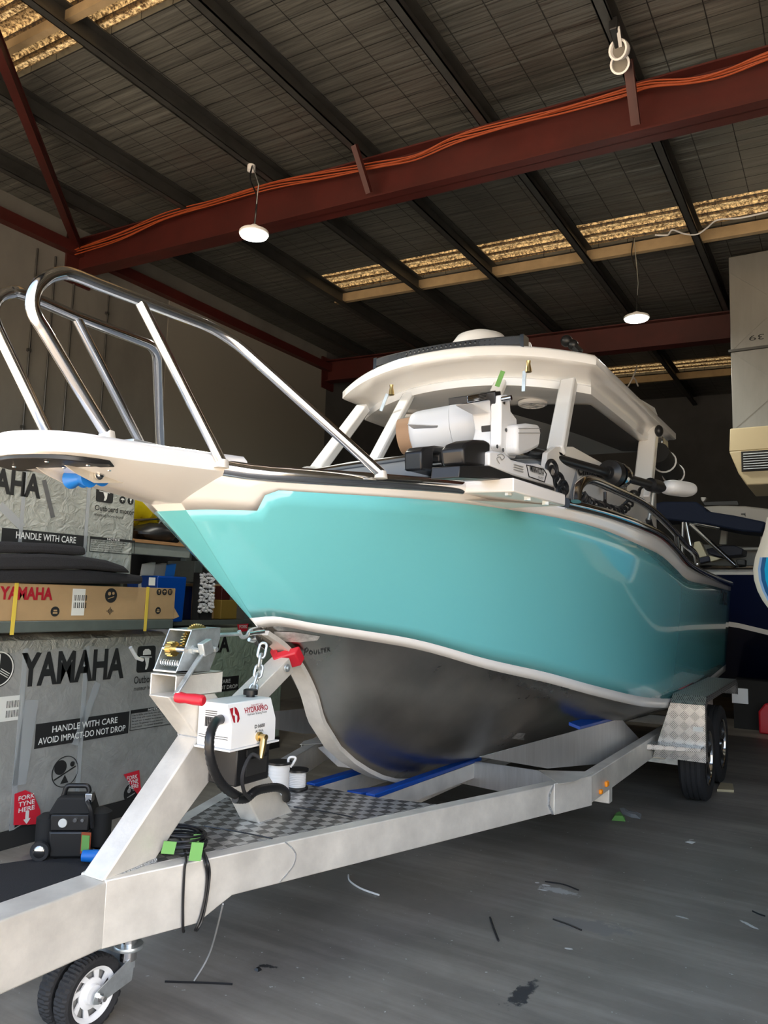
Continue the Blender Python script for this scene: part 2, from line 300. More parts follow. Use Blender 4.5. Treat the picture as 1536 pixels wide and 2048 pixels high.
class MB:
    def __init__(s): s.v = []; s.f = []
    def add(s, vs, fs):
        o = len(s.v); s.v += [V(p) for p in vs]; s.f += [[i+o for i in f] for f in fs]; return s
    def obox(s, o, a, b, c):
        o, a, b, c = V(o), V(a), V(b), V(c)
        vs = [o, o+a, o+a+b, o+b, o+c, o+a+c, o+a+b+c, o+b+c]
        return s.add(vs, [[0, 3, 2, 1], [4, 5, 6, 7], [0, 1, 5, 4], [1, 2, 6, 5], [2, 3, 7, 6], [3, 0, 4, 7]])
    def box(s, x0, x1, y0, y1, z0, z1): return s.obox((x0, y0, z0), (x1-x0, 0, 0), (0, y1-y0, 0), (0, 0, z1-z0))
    def bar(s, p0, p1, wd, h, up=(0, 0, 1)):
        p0, p1 = V(p0), V(p1); d = (p1-p0).normalized(); sd = d.cross(V(up)).normalized(); u = sd.cross(d)
        return s.obox(p0-sd*wd/2-u*h/2, p1-p0, sd*wd, u*h)
    def prism(s, poly, vec):
        poly = [V(p) for p in poly]; n = len(poly); vec = V(vec)
        return s.add(poly+[p+vec for p in poly], [list(range(n)), list(range(2*n-1, n-1, -1))]+[[i, i+n, (i+1) % n+n, (i+1) % n] for i in range(n)])
    def rings(s, rr, closed=True, caps=True, loop=False):
        n = len(rr[0]); vs = [p for r in rr for p in r]; fs = []
        for i in range(len(rr) if loop else len(rr)-1):
            j2 = (i+1) % len(rr)
            for j in range(n if closed else n-1):
                k = (j+1) % n; fs.append([i*n+j, i*n+k, j2*n+k, j2*n+j])
        if caps and not loop:
            fs.append(list(range(n-1, -1, -1))); fs.append([(len(rr)-1)*n+j for j in range(n)])
        return s.add(vs, fs)
    def tube(s, pts, r, seg=10, closed=False, caps=True):
        pts = [V(p) for p in pts]; N = len(pts); rr = []; prev = None
        for i, p in enumerate(pts):
            t = (pts[(i+1) % N]-pts[i-1]) if closed else (pts[min(i+1, N-1)]-pts[max(i-1, 0)])
            if t.length < 1e-9: t = V((0, 0, 1))
            t.normalize()
            if prev is None: a = t.orthogonal().normalized()
            else:
                a = prev-t*prev.dot(t); a = a.normalized() if a.length > 1e-6 else t.orthogonal().normalized()
            prev = a; b = t.cross(a); q = r[i] if isinstance(r, (list, tuple)) else r
            rr.append([p+(a*math.cos(2*math.pi*k/seg)+b*math.sin(2*math.pi*k/seg))*q for k in range(seg)])
        return s.rings(rr, True, caps, closed)
    def lathe(s, prof, o, ax, seg=24, a0=None, caps=True):
        o, ax = V(o), V(ax).normalized(); a = ax.orthogonal().normalized() if a0 is None else V(a0).normalized(); b = ax.cross(a)
        rr = [[o+ax*h+(a*math.cos(2*math.pi*k/seg)+b*math.sin(2*math.pi*k/seg))*max(q, 1e-4) for k in range(seg)] for q, h in prof]
        return s.rings(rr, True, caps)
    def cyl(s, p0, p1, r, seg=16): return s.tube([p0, p1], r, seg)
    def ball(s, c, r, sx=1, sy=1, sz=1, seg=14):
        c = V(c); rr = []
        for i in range(9):
            th = math.pi*(i/8); q = max(math.sin(th), 0.02)
            rr.append([c+V((r*sx*q*math.cos(2*math.pi*k/seg), r*sy*q*math.sin(2*math.pi*k/seg), -r*sz*math.cos(th))) for k in range(seg)])
        return s.rings(rr)
    def disc(s, c, r, n, th=0.002, seg=28, asp=1.0, up=(0, 0, 1)):
        c, n = V(c), V(n).normalized(); u = V(up)-n*V(up).dot(n); u.normalize(); a = u.cross(n)
        poly = [c+a*math.cos(2*math.pi*k/seg)*r*asp+u*math.sin(2*math.pi*k/seg)*r for k in range(seg)]
        return s.prism(poly, n*th)
WL = {}
import bmesh
def part(name, mb, m, parent=None, bev=0.0, label=None, smooth=40, segs=2):
    off = WL[parent.name] if parent else V((0, 0, 0))
    if parent is None:
        xs = [p.x for p in mb.v]; ys = [p.y for p in mb.v]; zs = [p.z for p in mb.v]
        off = V(((min(xs)+max(xs))/2, (min(ys)+max(ys))/2, min(zs)))
    me = bpy.data.meshes.new(name); me.from_pydata([p-off for p in mb.v], [], mb.f); me.update()
    b = bmesh.new(); b.from_mesh(me); bmesh.ops.recalc_face_normals(b, faces=b.faces); b.to_mesh(me); b.free()
    me.polygons.foreach_set('use_smooth', [True]*len(me.polygons)); me.set_sharp_from_angle(angle=math.radians(smooth))
    me.materials.append(M[m] if isinstance(m, str) else m)
    o = bpy.data.objects.new(name, me); COL.objects.link(o)
    if parent: o.parent = parent
    else: o.location = off
    WL[o.name] = off
    if bev:
        bm = o.modifiers.new('bevel', 'BEVEL'); bm.width = bev; bm.segments = segs; bm.limit_method = 'ANGLE'; bm.angle_limit = math.radians(35)
    if label: o['label'] = label
    return o
def root(name, label, cat, loc, group=None, kind=None):
    o = bpy.data.objects.new(name, None); COL.objects.link(o); o.location = loc; o.empty_display_size = 0.1
    WL[o.name] = V(loc); return tag(o, label, cat, group, kind)
def tag(o, label, cat, group=None, kind=None):
    o['label'] = label; o['category'] = cat
    if group: o['group'] = group
    if kind: o['kind'] = kind
    return o
def struct(name, mb, m, label=None, cat=None, bev=0, smooth=30):
    o = part(name, mb, m, None, bev, smooth=smooth); o['kind'] = 'structure'
    if label: o['label'] = label; o['category'] = cat
    return o
def letter_mb(s, o, ux, uz, wd, h, bold=0.0, shear=0.0, th=0.002, spacing=1.0):
    cu = bpy.data.curves.new('t', 'FONT'); cu.body = s; cu.size = 1; cu.offset = bold; cu.shear = shear; cu.extrude = 0.0; cu.space_character = spacing; cu.resolution_u = 3; cu.align_x = 'LEFT'
    ob = bpy.data.objects.new('t', cu); COL.objects.link(ob); dg = bpy.context.evaluated_depsgraph_get(); dg.update()
    me = bpy.data.meshes.new_from_object(ob.evaluated_get(dg)); vs = [v.co.copy() for v in me.vertices]; fs = [list(p.vertices) for p in me.polygons]
    bpy.data.objects.remove(ob); bpy.data.curves.remove(cu); bpy.data.meshes.remove(me)
    mb = MB()
    if not vs: return mb
    x0 = min(v.x for v in vs); x1 = max(v.x for v in vs); y0 = min(v.y for v in vs); y1 = max(v.y for v in vs)
    ux, uz = V(ux), V(uz); o = V(o); n = ux.cross(uz).normalized()
    mb.add([o+ux*((v.x-x0)/(x1-x0)*wd)+uz*((v.y-y0)/(y1-y0)*h)+n*th for v in vs], fs)
    return mb
def lettering(name, s, o, ux, uz, wd, h, m, parent, **k):
    mb = letter_mb(s, o, ux, uz, wd, h, **k)
    return part(name, mb, m, parent)
# ------------------------------------------------------------------ building
XL, XR, YB, YF = -7.1, 5.2, 14.4, 0.7
def zr(X): return 5.12-0.036*(X+3.0)            # underside line of the purlins (roof falls gently to the right)
def PR(x, y, off=0.0):
    d = ray(x, y); t = (5.12-0.036*3.0+off-CAM.z)/(d.z+0.036*d.x); return CAM+d*t
struct('floor', MB().box(XL-0.3, XR+0.3, YF-0.2, YB+0.3, -0.2, 0), 'floor')
struct('floor', MB().box(-30, 30, -40, YF-0.2, -0.22, -0.012), 'apron')
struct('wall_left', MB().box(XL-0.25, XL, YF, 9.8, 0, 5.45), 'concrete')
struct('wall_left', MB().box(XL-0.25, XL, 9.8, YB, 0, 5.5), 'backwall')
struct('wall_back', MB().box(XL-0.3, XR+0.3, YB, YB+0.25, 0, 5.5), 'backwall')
struct('wall_right', MB().box(XR, XR+0.25, YF, YB, 0, 5.4), 'concrete')
fw = MB().box(XL-0.25, XR+0.25, YF-0.25, YF, 4.3, 5.6); fw.box(XL-0.25, XL+0.6, YF-0.25, YF, 0, 4.3); fw.box(XR-0.5, XR+0.25, YF-0.25, YF, 0, 4.3)
struct('wall_front', fw, 'concrete')
# smooth painted panel at the far end of the left wall
a = P(338, 620, X=XL+0.012); b = P(628, 700, X=XL+0.012)
struct('trim_1', MB().box(XL, XL+0.012, a.y, 9.8, 0, 5.2), 'paintwall')
for i, (x, y) in enumerate([(75, 470), (112, 480), (213, 620), (140, 640)]):
    p = P(x, y, X=XL)
    m = MB().cyl((XL+0.02, p.y, 0), (XL+0.02, p.y, 5.0), 0.010, 6)
    if i in (0, 2):
        for z in (1.5, 2.3, 3.1, 3.9, 4.6): m.box(XL, XL+0.03, p.y-0.02, p.y+0.02, z, z+0.03)
    tag(part('wall_conduit', m, 'purlin'), ['thin grey conduit on concrete wall, leftmost and nearest the frame edge', 'thin grey conduit on concrete wall, second from left', 'thin grey conduit on concrete wall beside the smooth panel', 'thin grey conduit on concrete wall between the pulpit loops'][i], 'conduit', 'conduits on the left wall')
# roof sheet, in strips so that the daylit sheets are gaps between them
def roof_strip(y0, y1, x0=XL-0.3, x1=XR+0.3, off=0.17, th=0.05):
    return MB().prism([(x0, y0, zr(x0)+off), (x1, y0, zr(x1)+off), (x1, y1, zr(x1)+off), (x0, y1, zr(x0)+off)], (0, 0, th))
def corr(y0, y1, x0, x1, off=0.2):
    m = MB(); n = max(2, int((x1-x0)/0.5)); per = 0.19; pr = []
    y = y0
    while y < y1: 
        pr += [(y, 0), (y+per*0.28, 0), (y+per*0.38, 0.04), (y+per*0.86, 0.04)]; y += per
    rows = [[V((x, yy, zr(x)+off+dz)) for yy, dz in pr] for x in (x0, x1)]
    return m.rings(rows, False, False)
s1a, s1b = PR(620, 555, 0.17).y, PR(668, 587, 0.17).y
s0a, s0b = PR(300, -120, 0.17).y, PR(190, 85, 0.17).y
s0b = PR(300, 30, 0.17).y
s2a, s2b = PR(1340, 722, 0.17).y, PR(1340, 745, 0.17).y
SK = [(s0b-0.62, s0b, XL, -0.9), (s1a, s1b, PR(640, 570, 0.17).x, XR), (s2a, s2b, -4.2, XR)]
ys = YF-0.3
cm = MB()
for (a, b, x0, x1) in SK:
    t = roof_strip(ys, a); cm.add(t.v, t.f)
    if x0 > XL: t = roof_strip(a, b, XL-0.3, x0); cm.add(t.v, t.f)
    if x1 < XR: t = roof_strip(a, b, x1, XR+0.3); cm.add(t.v, t.f)
    ys = b
t = roof_strip(ys, YB+0.3); cm.add(t.v, t.f)
struct('ceiling', cm, 'foil')
for i, (a, b, x0, x1) in enumerate(SK): struct('window_%d' % (i+1), corr(a-0.03, b+0.03, x0, x1), 'skylight')
# purlins
px_ = [PR(*q).x for q in [(1264, 166), (1153, 495), (962, 536), (500, 332), (374, 420)]]
px_.append(px_[-1]-1.02); px_.append(px_[-1]-0.85); px_ = [px_[0]+1.05, px_[0]+2.1, px_[0]+3.15]+px_
for X in px_:
    m = MB(); z = zr(X); m.box(X-0.035, X+0.035, YF, YB, z, z+0.012); m.box(X-0.035, X-0.027, YF, YB, z, z+0.17); m.box(X-0.035, X+0.035, YF, YB, z+0.158, z+0.17)
    m.box(X+0.027, X+0.035, YF, YB, z, z+0.025)
    struct('roof_purlin', m, 'purlin', 'dark grey steel purlin running under the foil roof lining', 'roof purlin')['group'] = 'roof purlins'
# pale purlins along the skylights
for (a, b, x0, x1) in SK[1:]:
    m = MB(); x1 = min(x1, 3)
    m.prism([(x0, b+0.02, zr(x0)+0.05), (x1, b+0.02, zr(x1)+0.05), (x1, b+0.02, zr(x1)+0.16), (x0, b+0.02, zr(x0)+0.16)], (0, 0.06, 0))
    struct('batten', m, 'purlin_pale', 'pale batten along the %s edge of the %s skylight' % (('lower', 'middle') if a < 9 else ('far', 'farthest')), 'batten')
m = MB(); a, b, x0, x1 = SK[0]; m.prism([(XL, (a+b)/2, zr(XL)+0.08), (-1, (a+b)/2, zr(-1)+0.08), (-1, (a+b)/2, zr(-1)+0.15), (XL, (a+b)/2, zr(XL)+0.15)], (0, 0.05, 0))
struct('batten', m, 'purlin_pale', 'pale batten crossing the nearest skylight at top left', 'batten')
# rafters: red I beams across the shed
def rafter(Yc, zoff0, depth, lab):
    r = root('steel_rafter', lab, 'rafter', (XL, Yc, 4.6), kind='structure')
    def sl(x0, x1, y0, y1, d0, d1):
        return MB().prism([(x0, y0, zr(x0)-d0), (x1, y0, zr(x1)-d0), (x1, y0, zr(x1)-d1), (x0, y0, zr(x0)-d1)], (0, y1-y0, 0))
    m = sl(XL, XR, Yc-0.006, Yc+0.006, 0, depth)
    for d in (0, depth-0.014):
        t = sl(XL, XR, Yc-0.09, Yc+0.09, d, d+0.014); m.add(t.v, t.f)
    part('beam', m, 'redsteel', r)
    m = MB().box(XL, XL+0.03, Yc-0.16, Yc+0.16, zr(XL)-depth-0.12, zr(XL)+0.05); part('end_plate', m, 'redsteel', r)
    return r
RY = 5.12
r1 = rafter(RY, 0, 0.36, 'red oxide steel rafter crossing the roof above the boat, orange cables on it')
r2 = rafter(9.82, 0, 0.34, 'far red oxide steel rafter behind the boat hardtop')
# fly braces hanging against the first rafter
def brace(p0, p1, wd, lab, m='redsteel', name='fly_brace'):
    b = MB(); p0, p1 = V(p0), V(p1); d = (p1-p0).normalized()
    up = d.cross(V((1, 0, 0))).normalized()
    b.bar(p0, p1, wd, 0.006, up); q = V((wd/2, 0, 0)); b.obox(p0+q, p1-p0, V((0.006, 0, 0)), up*wd*0.7)
    o = part(name, b, m); tag(o, lab, 'brace', kind='structure'); return o
pa = PR(708, 290); pb = P(738, 386, Y=RY-0.10); brace(pa, pb, 0.06, 'short red fly brace beside the middle of the near rafter')
pa = PR(1255, 120, -0.01); pb = P(1271, 250, Y=RY-0.10); brace(pa, pb, 0.06, 'short red fly brace below the twin floodlight')
# diagonal roof brace and eave strut on the left
brace(PR(-40, 0, -0.03), PR(162, 508, -0.08), 0.11, 'long red diagonal roof brace at upper left', name='roof_brace')
a = P(0, 430, X=XL+0.05); b = P(640, 768, X=XL+0.05)
m = MB().bar((XL+0.06, -1, a.z), (XL+0.06, YB, a.z), 0.10, 0.12); tag(part('eave_strut', m, 'redsteel'), 'red steel eave strut along the top of the left wall', 'strut', kind='structure')
# orange cables looped along the top of the near rafter
cab = [(20, 590), (150, 500), (240, 470), (330, 432), (430, 402), (540, 368), (640, 350), (750, 330), (830, 312), (900, 280), (960, 262), (1050, 238), (1130, 216), (1240, 185), (1300, 168), (1380, 160), (1450, 142), (1540, 108), (1660, 72), (1800, 40), (2000, -20)]
for k in range(5):
    pts = []
    for i, (x, y) in enumerate(cab):
        if i == 0: continue
        p = P(x, y+3*k-4+2.5*math.sin(i*1.7+k*1.3), Y=RY-0.10-0.012*((k*2) % 3)); pts.append(p)
    o = part('orange_cable', MB().tube(spline(pts, 5), 0.0065, 6), 'orange')
    tag(o, 'orange cable strung with others along the near rafter top', 'cable', 'orange cables on the rafter')
# LED high bay lamps on chains
def lamp(x, y, z, topx, topy, rad, lab, en, toff=0.0):
    c = P(x, y, Z=z); r = root('high_bay_lamp', lab, 'ceiling lamp', c, 'LED high bay lamps')
    part('casing', MB().lathe([(0.02, 0.07), (rad*0.3, 0.06), (rad*0.35, 0.03), (rad*0.95, 0.022), (rad, 0.015), (rad, 0.0), (rad*0.95, -0.003)], c, (0, 0, 1)), 'lampwhite', r)
    part('diffuser', MB().lathe([(rad*0.92, 0), (rad*0.90, -0.012), (rad*0.3, -0.016), (rad*0.28, -0.01)], c, (0, 0, 1)), 'lampglow', r)
    part('sensor', MB().lathe([(rad*0.24, -0.005), (rad*0.2, -0.03), (0.005, -0.036)], c, (0, 0, 1)), 'lampwhite', r)
    t = PR(topx, topy, toff); h = c+V((0, 0, 0.068)); pts = [h, h+V((0.01, 0, 0.15)), h.lerp(t, 0.45)+V((0.03, 0, 0)), h.lerp(t, 0.75)+V((-0.03, 0, 0)), t]
    part('cord', MB().tube(spline(pts, 6), 0.007, 6), 'black', r)
    m = MB().tube([h, h+V((0.02, 0, 0.3)), t], 0.004, 5); part('chain', m, 'zinc', r)
    L = bpy.data.lights.new('lamp_light', 'AREA'); L.shape = 'DISK'; L.size = rad*1.7; L.energy = en; L.color = (1, 0.97, 0.86)
    lo = bpy.data.objects.new('lamp_light', L); COL.objects.link(lo); lo.location = (0, 0, -0.03); lo.parent = r
    return r
lamp(508, 469, 4.02, 505, 330, 0.105, 'lit white LED high bay lamp hanging before the near red rafter', 14)
lamp(1273, 637, 4.35, 1268, 475, 0.125, 'lit white LED high bay lamp hanging before the far red rafter', 14, 0.18)
# junction box for the near lamp
c = PR(503, 331); tag(part('junction_box', MB().lathe([(0.035, 0), (0.035, -0.05), (0.01, -0.06)], c, (0, 0, 1), 12), 'lampwhite'), 'small round white ceiling socket above the near lamp', 'socket')
# twin floodlight
c = PR(1238, 95, -0.02); fl = root('twin_floodlight', 'white twin emergency floodlight hanging from a purlin at upper right', 'floodlight', c)
part('body', MB().bar(PR(1226, 45, -0.02), PR(1240, 90, -0.04), 0.05, 0.09), 'black', fl, 0.008)
part('bracket', MB().bar(PR(1236, 55, -0.05), PR(1241, 92, -0.09), 0.02, 0.02), 'lampwhite', fl)
for (x, y, dx) in ((1237, 99, -0.1), (1240, 128, 0.25)):
    c = PR(x, y, -0.1); n = -_f*0.75-_U*0.35+_R*(-0.75 if dx < 0 else -0.35); n.normalize()
    hd = part('lamp_head', MB().lathe([(0.02, -0.09), (0.05, -0.06), (0.062, -0.01), (0.062, 0.012), (0.05, 0.012), (0.046, 0.0), (0.045, -0.02), (0.02, -0.036)], c, n, 20), 'plastic_white', fl)
    m = MB()
    for k in range(-2, 3): m.box(c.x-0.04, c.x+0.04, c.y-0.003, c.y+0.003, c.z+k*0.014-0.002, c.z+k*0.014+0.002)
    part('lens', MB().lathe([(0.046, -0.012), (0.03, -0.03), (0.001, -0.035)], c, n, 20), 'reflector', hd)
# white cable draped along the batten
pts = [PR(x, y, 0.0) for x, y in [(1310, 470), (1335, 470), (1345, 460), (1370, 468), (1395, 468), (1415, 455), (1435, 440), (1480, 436), (1536, 424)]]
tag(part('loose_cable', MB().tube(spline(pts, 5), 0.008, 6), 'wire_white'), 'white cable hanging in loops along the pale batten', 'cable')
c = PR(1268, 755, -0.05); pts = [PR(1274, 730, 0.18), PR(1270, 745, 0.02), PR(1255, 775, -0.2), PR(1265, 757, -0.08), PR(1270, 758, -0.1), PR(1276, 772, -0.25)]
tag(part('pendant_plug', MB().tube(spline(pts, 5), 0.012, 6), 'wire_white'), 'white plug lead hanging below the farthest skylight', 'cable')
# duct and cooler, top right
d0 = 8.3
def pdd(x, y): return P(x, y, Y=d0)
dr = root('ventilation_duct', 'galvanised sheet metal drop duct with cream cooler grille at right edge', 'duct', pdd(1500, 800))
L0 = pdd(1460, 640); xl = L0.x; zt = zr(xl); zb = pdd(1464, 862).z; zm = pdd(1459, 703).z
part('duct_sheet', MB().box(xl, xl+0.95, d0, d0+0.9, zm+0.012, zt+0.05), 'duct', dr, 0.004)
part('duct_sheet', MB().box(xl, xl+0.95, d0, d0+0.9, zb, zm-0.012), 'duct', dr, 0.004)
part('flange', MB().box(xl-0.02, xl+0.97, d0-0.02, d0+0.92, zm-0.012, zm+0.012), 'purlin', dr)
cr = MB()
for (z0, z1) in ((zm, zt-0.1), (zb, zm)):
    for s in (0, 1):
        A = V((xl+0.02 if not s else xl+0.93, d0-0.004, z0+0.02)); B = V((xl+0.93 if not s else xl+0.02, d0-0.004, z1-0.02)); cr.bar(A, B, 0.008, 0.006, (0, 1, 0))
part('crease', cr, 'duct', dr)
n0 = pdd(1505, 676); lettering('marking', '139', pdd(1540, 666)+V((0, -0.006, 0)), (-1, 0, 0), (0, 0, -1), 0.19, 0.055, 'text_black', dr, th=-0.002)
za, zc, zd, ze = zb, pdd(1459, 905).z, pdd(1475, 948).z, pdd(1484, 972).z
xs = xl
part('casing', MB().prism([(xs-0.02, d0-0.03, za+0.02), (xs-0.03, d0-0.05, zc), (xs+1.0, d0-0.05, zc), (xs+1.0, d0-0.03, za+0.02)], (0, 0.95, 0)), 'cooler', dr, 0.01)
part('casing', MB().prism([(xs-0.03, d0-0.05, zc), (xs+0.05, d0-0.05, zd), (xs+0.12, d0-0.05, ze), (xs+1.0, d0-0.05, ze), (xs+1.0, d0-0.05, zc)], (0, 0.9, 0)), 'cooler', dr, 0.01)
part('grille_recess', MB().box(xs+0.08, xs+0.95, d0-0.062, d0-0.045, zd+0.01, zc-0.01), 'black_matt', dr)
for k in range(7):
    z = zd+0.03+k*(zc-zd-0.05)/7; part('louvre', MB().obox((xs+0.1, d0-0.085, z), (0.82, 0, 0), (0, 0.03, 0.012), (0, 0, 0.006)), 'zinc', dr)
# ------------------------------------------------------------------ the boat
XC = -2.26
def Q(x, y, b): return P(x, y, X=XC+b)
boat = root('motor_boat', 'teal and white aluminium cabin boat with high bow rails on the trailer', 'boat', (XC, 5.5, 0.42))
YS0, YC0, YST, YCT = 1.95, 2.68, 9.15, 9.2
def bs(Y):
    u = min(max((Y-YS0)/3.7, 0), 1); return 0.10+1.06*(1-(1-u)**2.4)**0.80
def bc(Y):
    u = min(max((Y-YC0)/3.6, 0), 1); return 1.08*(1-(1-u)**2.1)**0.88
def fit(pts):
    pts = sorted(pts); out = [pts[0]]
    for p in pts[1:]:
        if p[0] > out[-1][0]+0.03: out.append(p)
    def fn(x):
        if x <= out[0][0]: return out[0][1]
        for i in range(len(out)-1):
            if x <= out[i+1][0]:
                x0, y0 = out[i]; x1, y1 = out[i+1]
                ym = out[i-1] if i else out[i]; yn = out[i+2] if i+2 < len(out) else out[i+1]
                m0 = (y1-ym[1])/max(x1-ym[0], 1e-6); m1 = (yn[1]-y0)/max(yn[0]-x0, 1e-6); h = x1-x0; t = (x-x0)/h
                return y0*(2*t**3-3*t*t+1)+m0*h*(t**3-2*t*t+t)+y1*(-2*t**3+3*t*t)+m1*h*(t**3-t*t)
        return out[-1][1]
    return fn
sheer_px = [(490, 955), (600, 964), (763, 974), (926, 986), (1040, 1000), (1136, 1016), (1224, 1038), (1283, 1059), (1324, 1079), (1353, 1108), (1371, 1129), (1400, 1147), (1429, 1160), (1455, 1171)]
chine_px = [(560, 1253), (636, 1266), (720, 1279), (840, 1300), (977, 1339), (1096, 1366), (1187, 1391), (1278, 1412), (1330, 1415.5), (1356, 1411), (1385, 1394), (1417, 1371), (1445, 1347), (1459, 1335)]
def curve_on(pxs, bf):
    out = []
    for (x, y) in pxs:
        p = march(x, y, lambda q: q.x-(XC+bf(q.y)))
        if p is not None: out.append((p.y, p.z))
    return out
_sp = curve_on(sheer_px, bs); _cp = curve_on(chine_px, bc)
zs = fit([(YS0, _sp[0][1]+0.03)]+_sp)
zc_ = fit([(YC0, 1.352)]+_cp)
NU = 56
US = [(i/NU)**1.9 for i in range(NU+1)]
def S(u): Y = YS0+(YST-YS0)*u; return V((bs(Y), Y, zs(Y)))
def K(u): Y = YC0+(YCT-YC0)*u; return V((bc(Y), Y, zc_(Y)))
_ck = fit([(2.68, 1.352), (2.85, 1.27), (2.98, 1.165), (3.09, 1.03), (3.16, 0.90), (3.30, 0.76), (3.54, 0.62), (3.82, 0.51), (4.16, 0.445), (4.8, 0.42), (9.2, 0.44)])
def C_(u): Y = YC0+(YCT-YC0)*u; return V((0.0, Y, _ck(Y)))
def hullpt(u, v):           # v 0 at the chine, 1 at the sheer
    a, b = K(u), S(u); p = a.lerp(b, v); p.x = max(p.x, 0.095*v); fl = 0.05*math.sin(math.pi*v)*min(1, u*10)*max(0, 1-u*1.6)
    p.x = max(p.x-fl*0.7, 0.095*v); return p
def vs_(u): return 0.072/(S(u)-K(u)).length+0.0
_top = fit([(0, 0.115), (0.0, 0.115), (2.15, 0.115), (2.3, 0.035), (2.6, 0.045), (3.1, 0.055), (4.2, 0.075), (4.9, 0.105), (5.6, 0.12), (6.6, 0.11), (7.5, 0.07), (9.2, 0.05)])
def vt_(u):
    Y = S(u).y
    d = 0.235-0.06*min(1, max(0, (Y-YS0)/0.21)) if Y < 2.17 else (0.05 if Y > 2.25 else 0.175-(0.125)*(0.5-0.5*math.cos(math.pi*(Y-2.17)/0.08)))
    d = d if Y < 2.4 else max(0.05, _top(Y))
    return 1-d/(S(u)-K(u)).length
def skin(v0, v1, n, side, off=0.0):
    rows = []
    for u in US:
        a = v0(u) if callable(v0) else v0; b = v1(u) if callable(v1) else v1
        rows.append([(lambda p: V((XC+side*p.x, p.y, p.z)))(hullpt(u, a+(b-a)*k/n)) for k in range(n+1)])
    return MB().rings(rows, False, False)
for nm, v0, v1, n, m in (('chine_stripe', 0.0, vs_, 1, 'white'), ('topside_panel', vs_, vt_, 10, 'teal'), ('sheer_band', vt_, 1.0, 3, 'white')):
    for side in (1, -1):
        o = part(nm, skin(v0, v1, n, side), m, boat, smooth=180)
        if nm == 'topside_panel': o['label'] = 'glossy teal side panel'
        sm = o.modifiers.new('solid', 'SOLIDIFY'); sm.thickness = 0.006; sm.offset = -1
for side in (1, -1):
    rows = []
    for u in US:
        a, b = C_(u), K(u); row = []
        for k in range(11):
            t = k/10; p = a.lerp(b, t); p.z -= 0.05*math.sin(math.pi*t)*min(1, u*6); row.append(V((XC+side*p.x, p.y, p.z)))
        rows.append(row)
    bot_mb = MB().rings(rows, False, False); part('bottom_plate', bot_mb, 'alu_bottom', boat, smooth=180, label='bare aluminium bottom plate')
    if side == 1: bot_near = bot_mb
# flat stem bar and keel strip
rows = []
for i in range(46):
    Y = 2.70+0.9*(i/45)**1.5 if i < 30 else 2.70+0.9*(29/45)**1.5+(i-29)*0.14
    z = _ck(Y); z2 = _ck(Y+0.02); n = V((0, z2-z, -0.02)).normalized(); w_ = 0.046
    c = V((XC, Y, z)); c2 = c+n*0.022
    rows.append([c+V((-w_, 0, 0)), c2+V((-w_, 0, 0)), c2+V((w_, 0, 0)), c+V((w_, 0, 0))])
part('keel_bar', MB().rings(rows), 'alu', boat)
# transom
tr = [V((XC+s*p.x, p.y, p.z)) for s, p in [(1, S(1)), (1, K(1)), (1, C_(1)), (-1, K(1)), (-1, S(1))]]
part('transom', MB().prism(tr, (0, -0.02, 0)), 'white', boat)
# flat nose panel closing the bow between the two sides
for nm, v0, v1, m in (('chine_stripe', 0.0, vs_(0), 'white'), ('topside_panel', vs_(0), vt_(0), 'teal'), ('sheer_band', vt_(0), 1.0, 'white')):
    rows = []
    for k in range(9):
        p = hullpt(0, v0+(v1-v0)*k/8); rows.append([V((XC-p.x, p.y, p.z)), V((XC, p.y-0.004, p.z)), V((XC+p.x, p.y, p.z))])
    part(nm, MB().rings(rows, False, False), m, boat)
# foredeck and side decks
rows = []
for i in range(24):
    Y = YS0+0.04+(4.4-YS0)*i/23; b = bs(Y)-0.004; z = zs(Y)+0.004
    rows.append([V((XC+b*t, Y, z+0.05*(1-t*t))) for t in [k/6-1 for k in range(13)]])
part('foredeck', MB().rings(rows, False, False), 'white', boat)
rows = []
for i in range(16):
    Y = 2.45+(3.95-2.45)*i/15; b = bs(Y)*0.80; z = zs(Y)+0.012
    rows.append([V((XC+b*t, Y, z+0.05*(1-(0.8*t)**2))) for t in [k/6-1 for k in range(13)]])
part('nonskid_panel', MB().rings(rows, False, False), 'grey_deck', boat, label='grey nonskid foredeck panel')
for s in (1, -1):
    rows = []
    for i in range(20):
        Y = 4.4+(YST-4.4)*i/19; b = bs(Y)-0.004; z = zs(Y)+0.003
        rows.append([V((XC+s*b, Y, z)), V((XC+s*(b-0.20), Y, z+0.004)), V((XC+s*(b-0.20), Y, z-0.35))])
    part('side_deck', MB().rings(rows, False, False), 'white', boat)
part('cockpit_sole', MB().box(XC-0.92, XC+0.92, 5.6, 9.1, 1.18, 1.22), 'grey_deck', boat)
# gunwale trim: bright tube forward, darker aft
def gun(y0, y1, n, dx=0.012, dz=0.018): return [V((bs(y)+dx, y, zs(y)+dz)) for y in [y0+(y1-y0)*i/n for i in range(n+1)]]
yA = 2.12
yB = march(926, 974, lambda q: q.x-(XC+bs(q.y))).y
yC = march(1130, 1010, lambda q: q.x-(XC+bs(q.y))).y
for s in (1, -1):
    part('gunwale_tube', MB().tube([V((XC+s*p.x, p.y, p.z)) for p in gun(yA, yB, 14, -0.01, 0.025)], 0.033, 14), 'chrome', boat, label='polished gunwale tube')
    part('gunwale_tube', MB().tube([V((XC+s*p.x, p.y, p.z)) for p in gun(yC, YST-0.05, 26, 0.0, 0.022)], 0.030, 12), 'chrome_dark', boat)
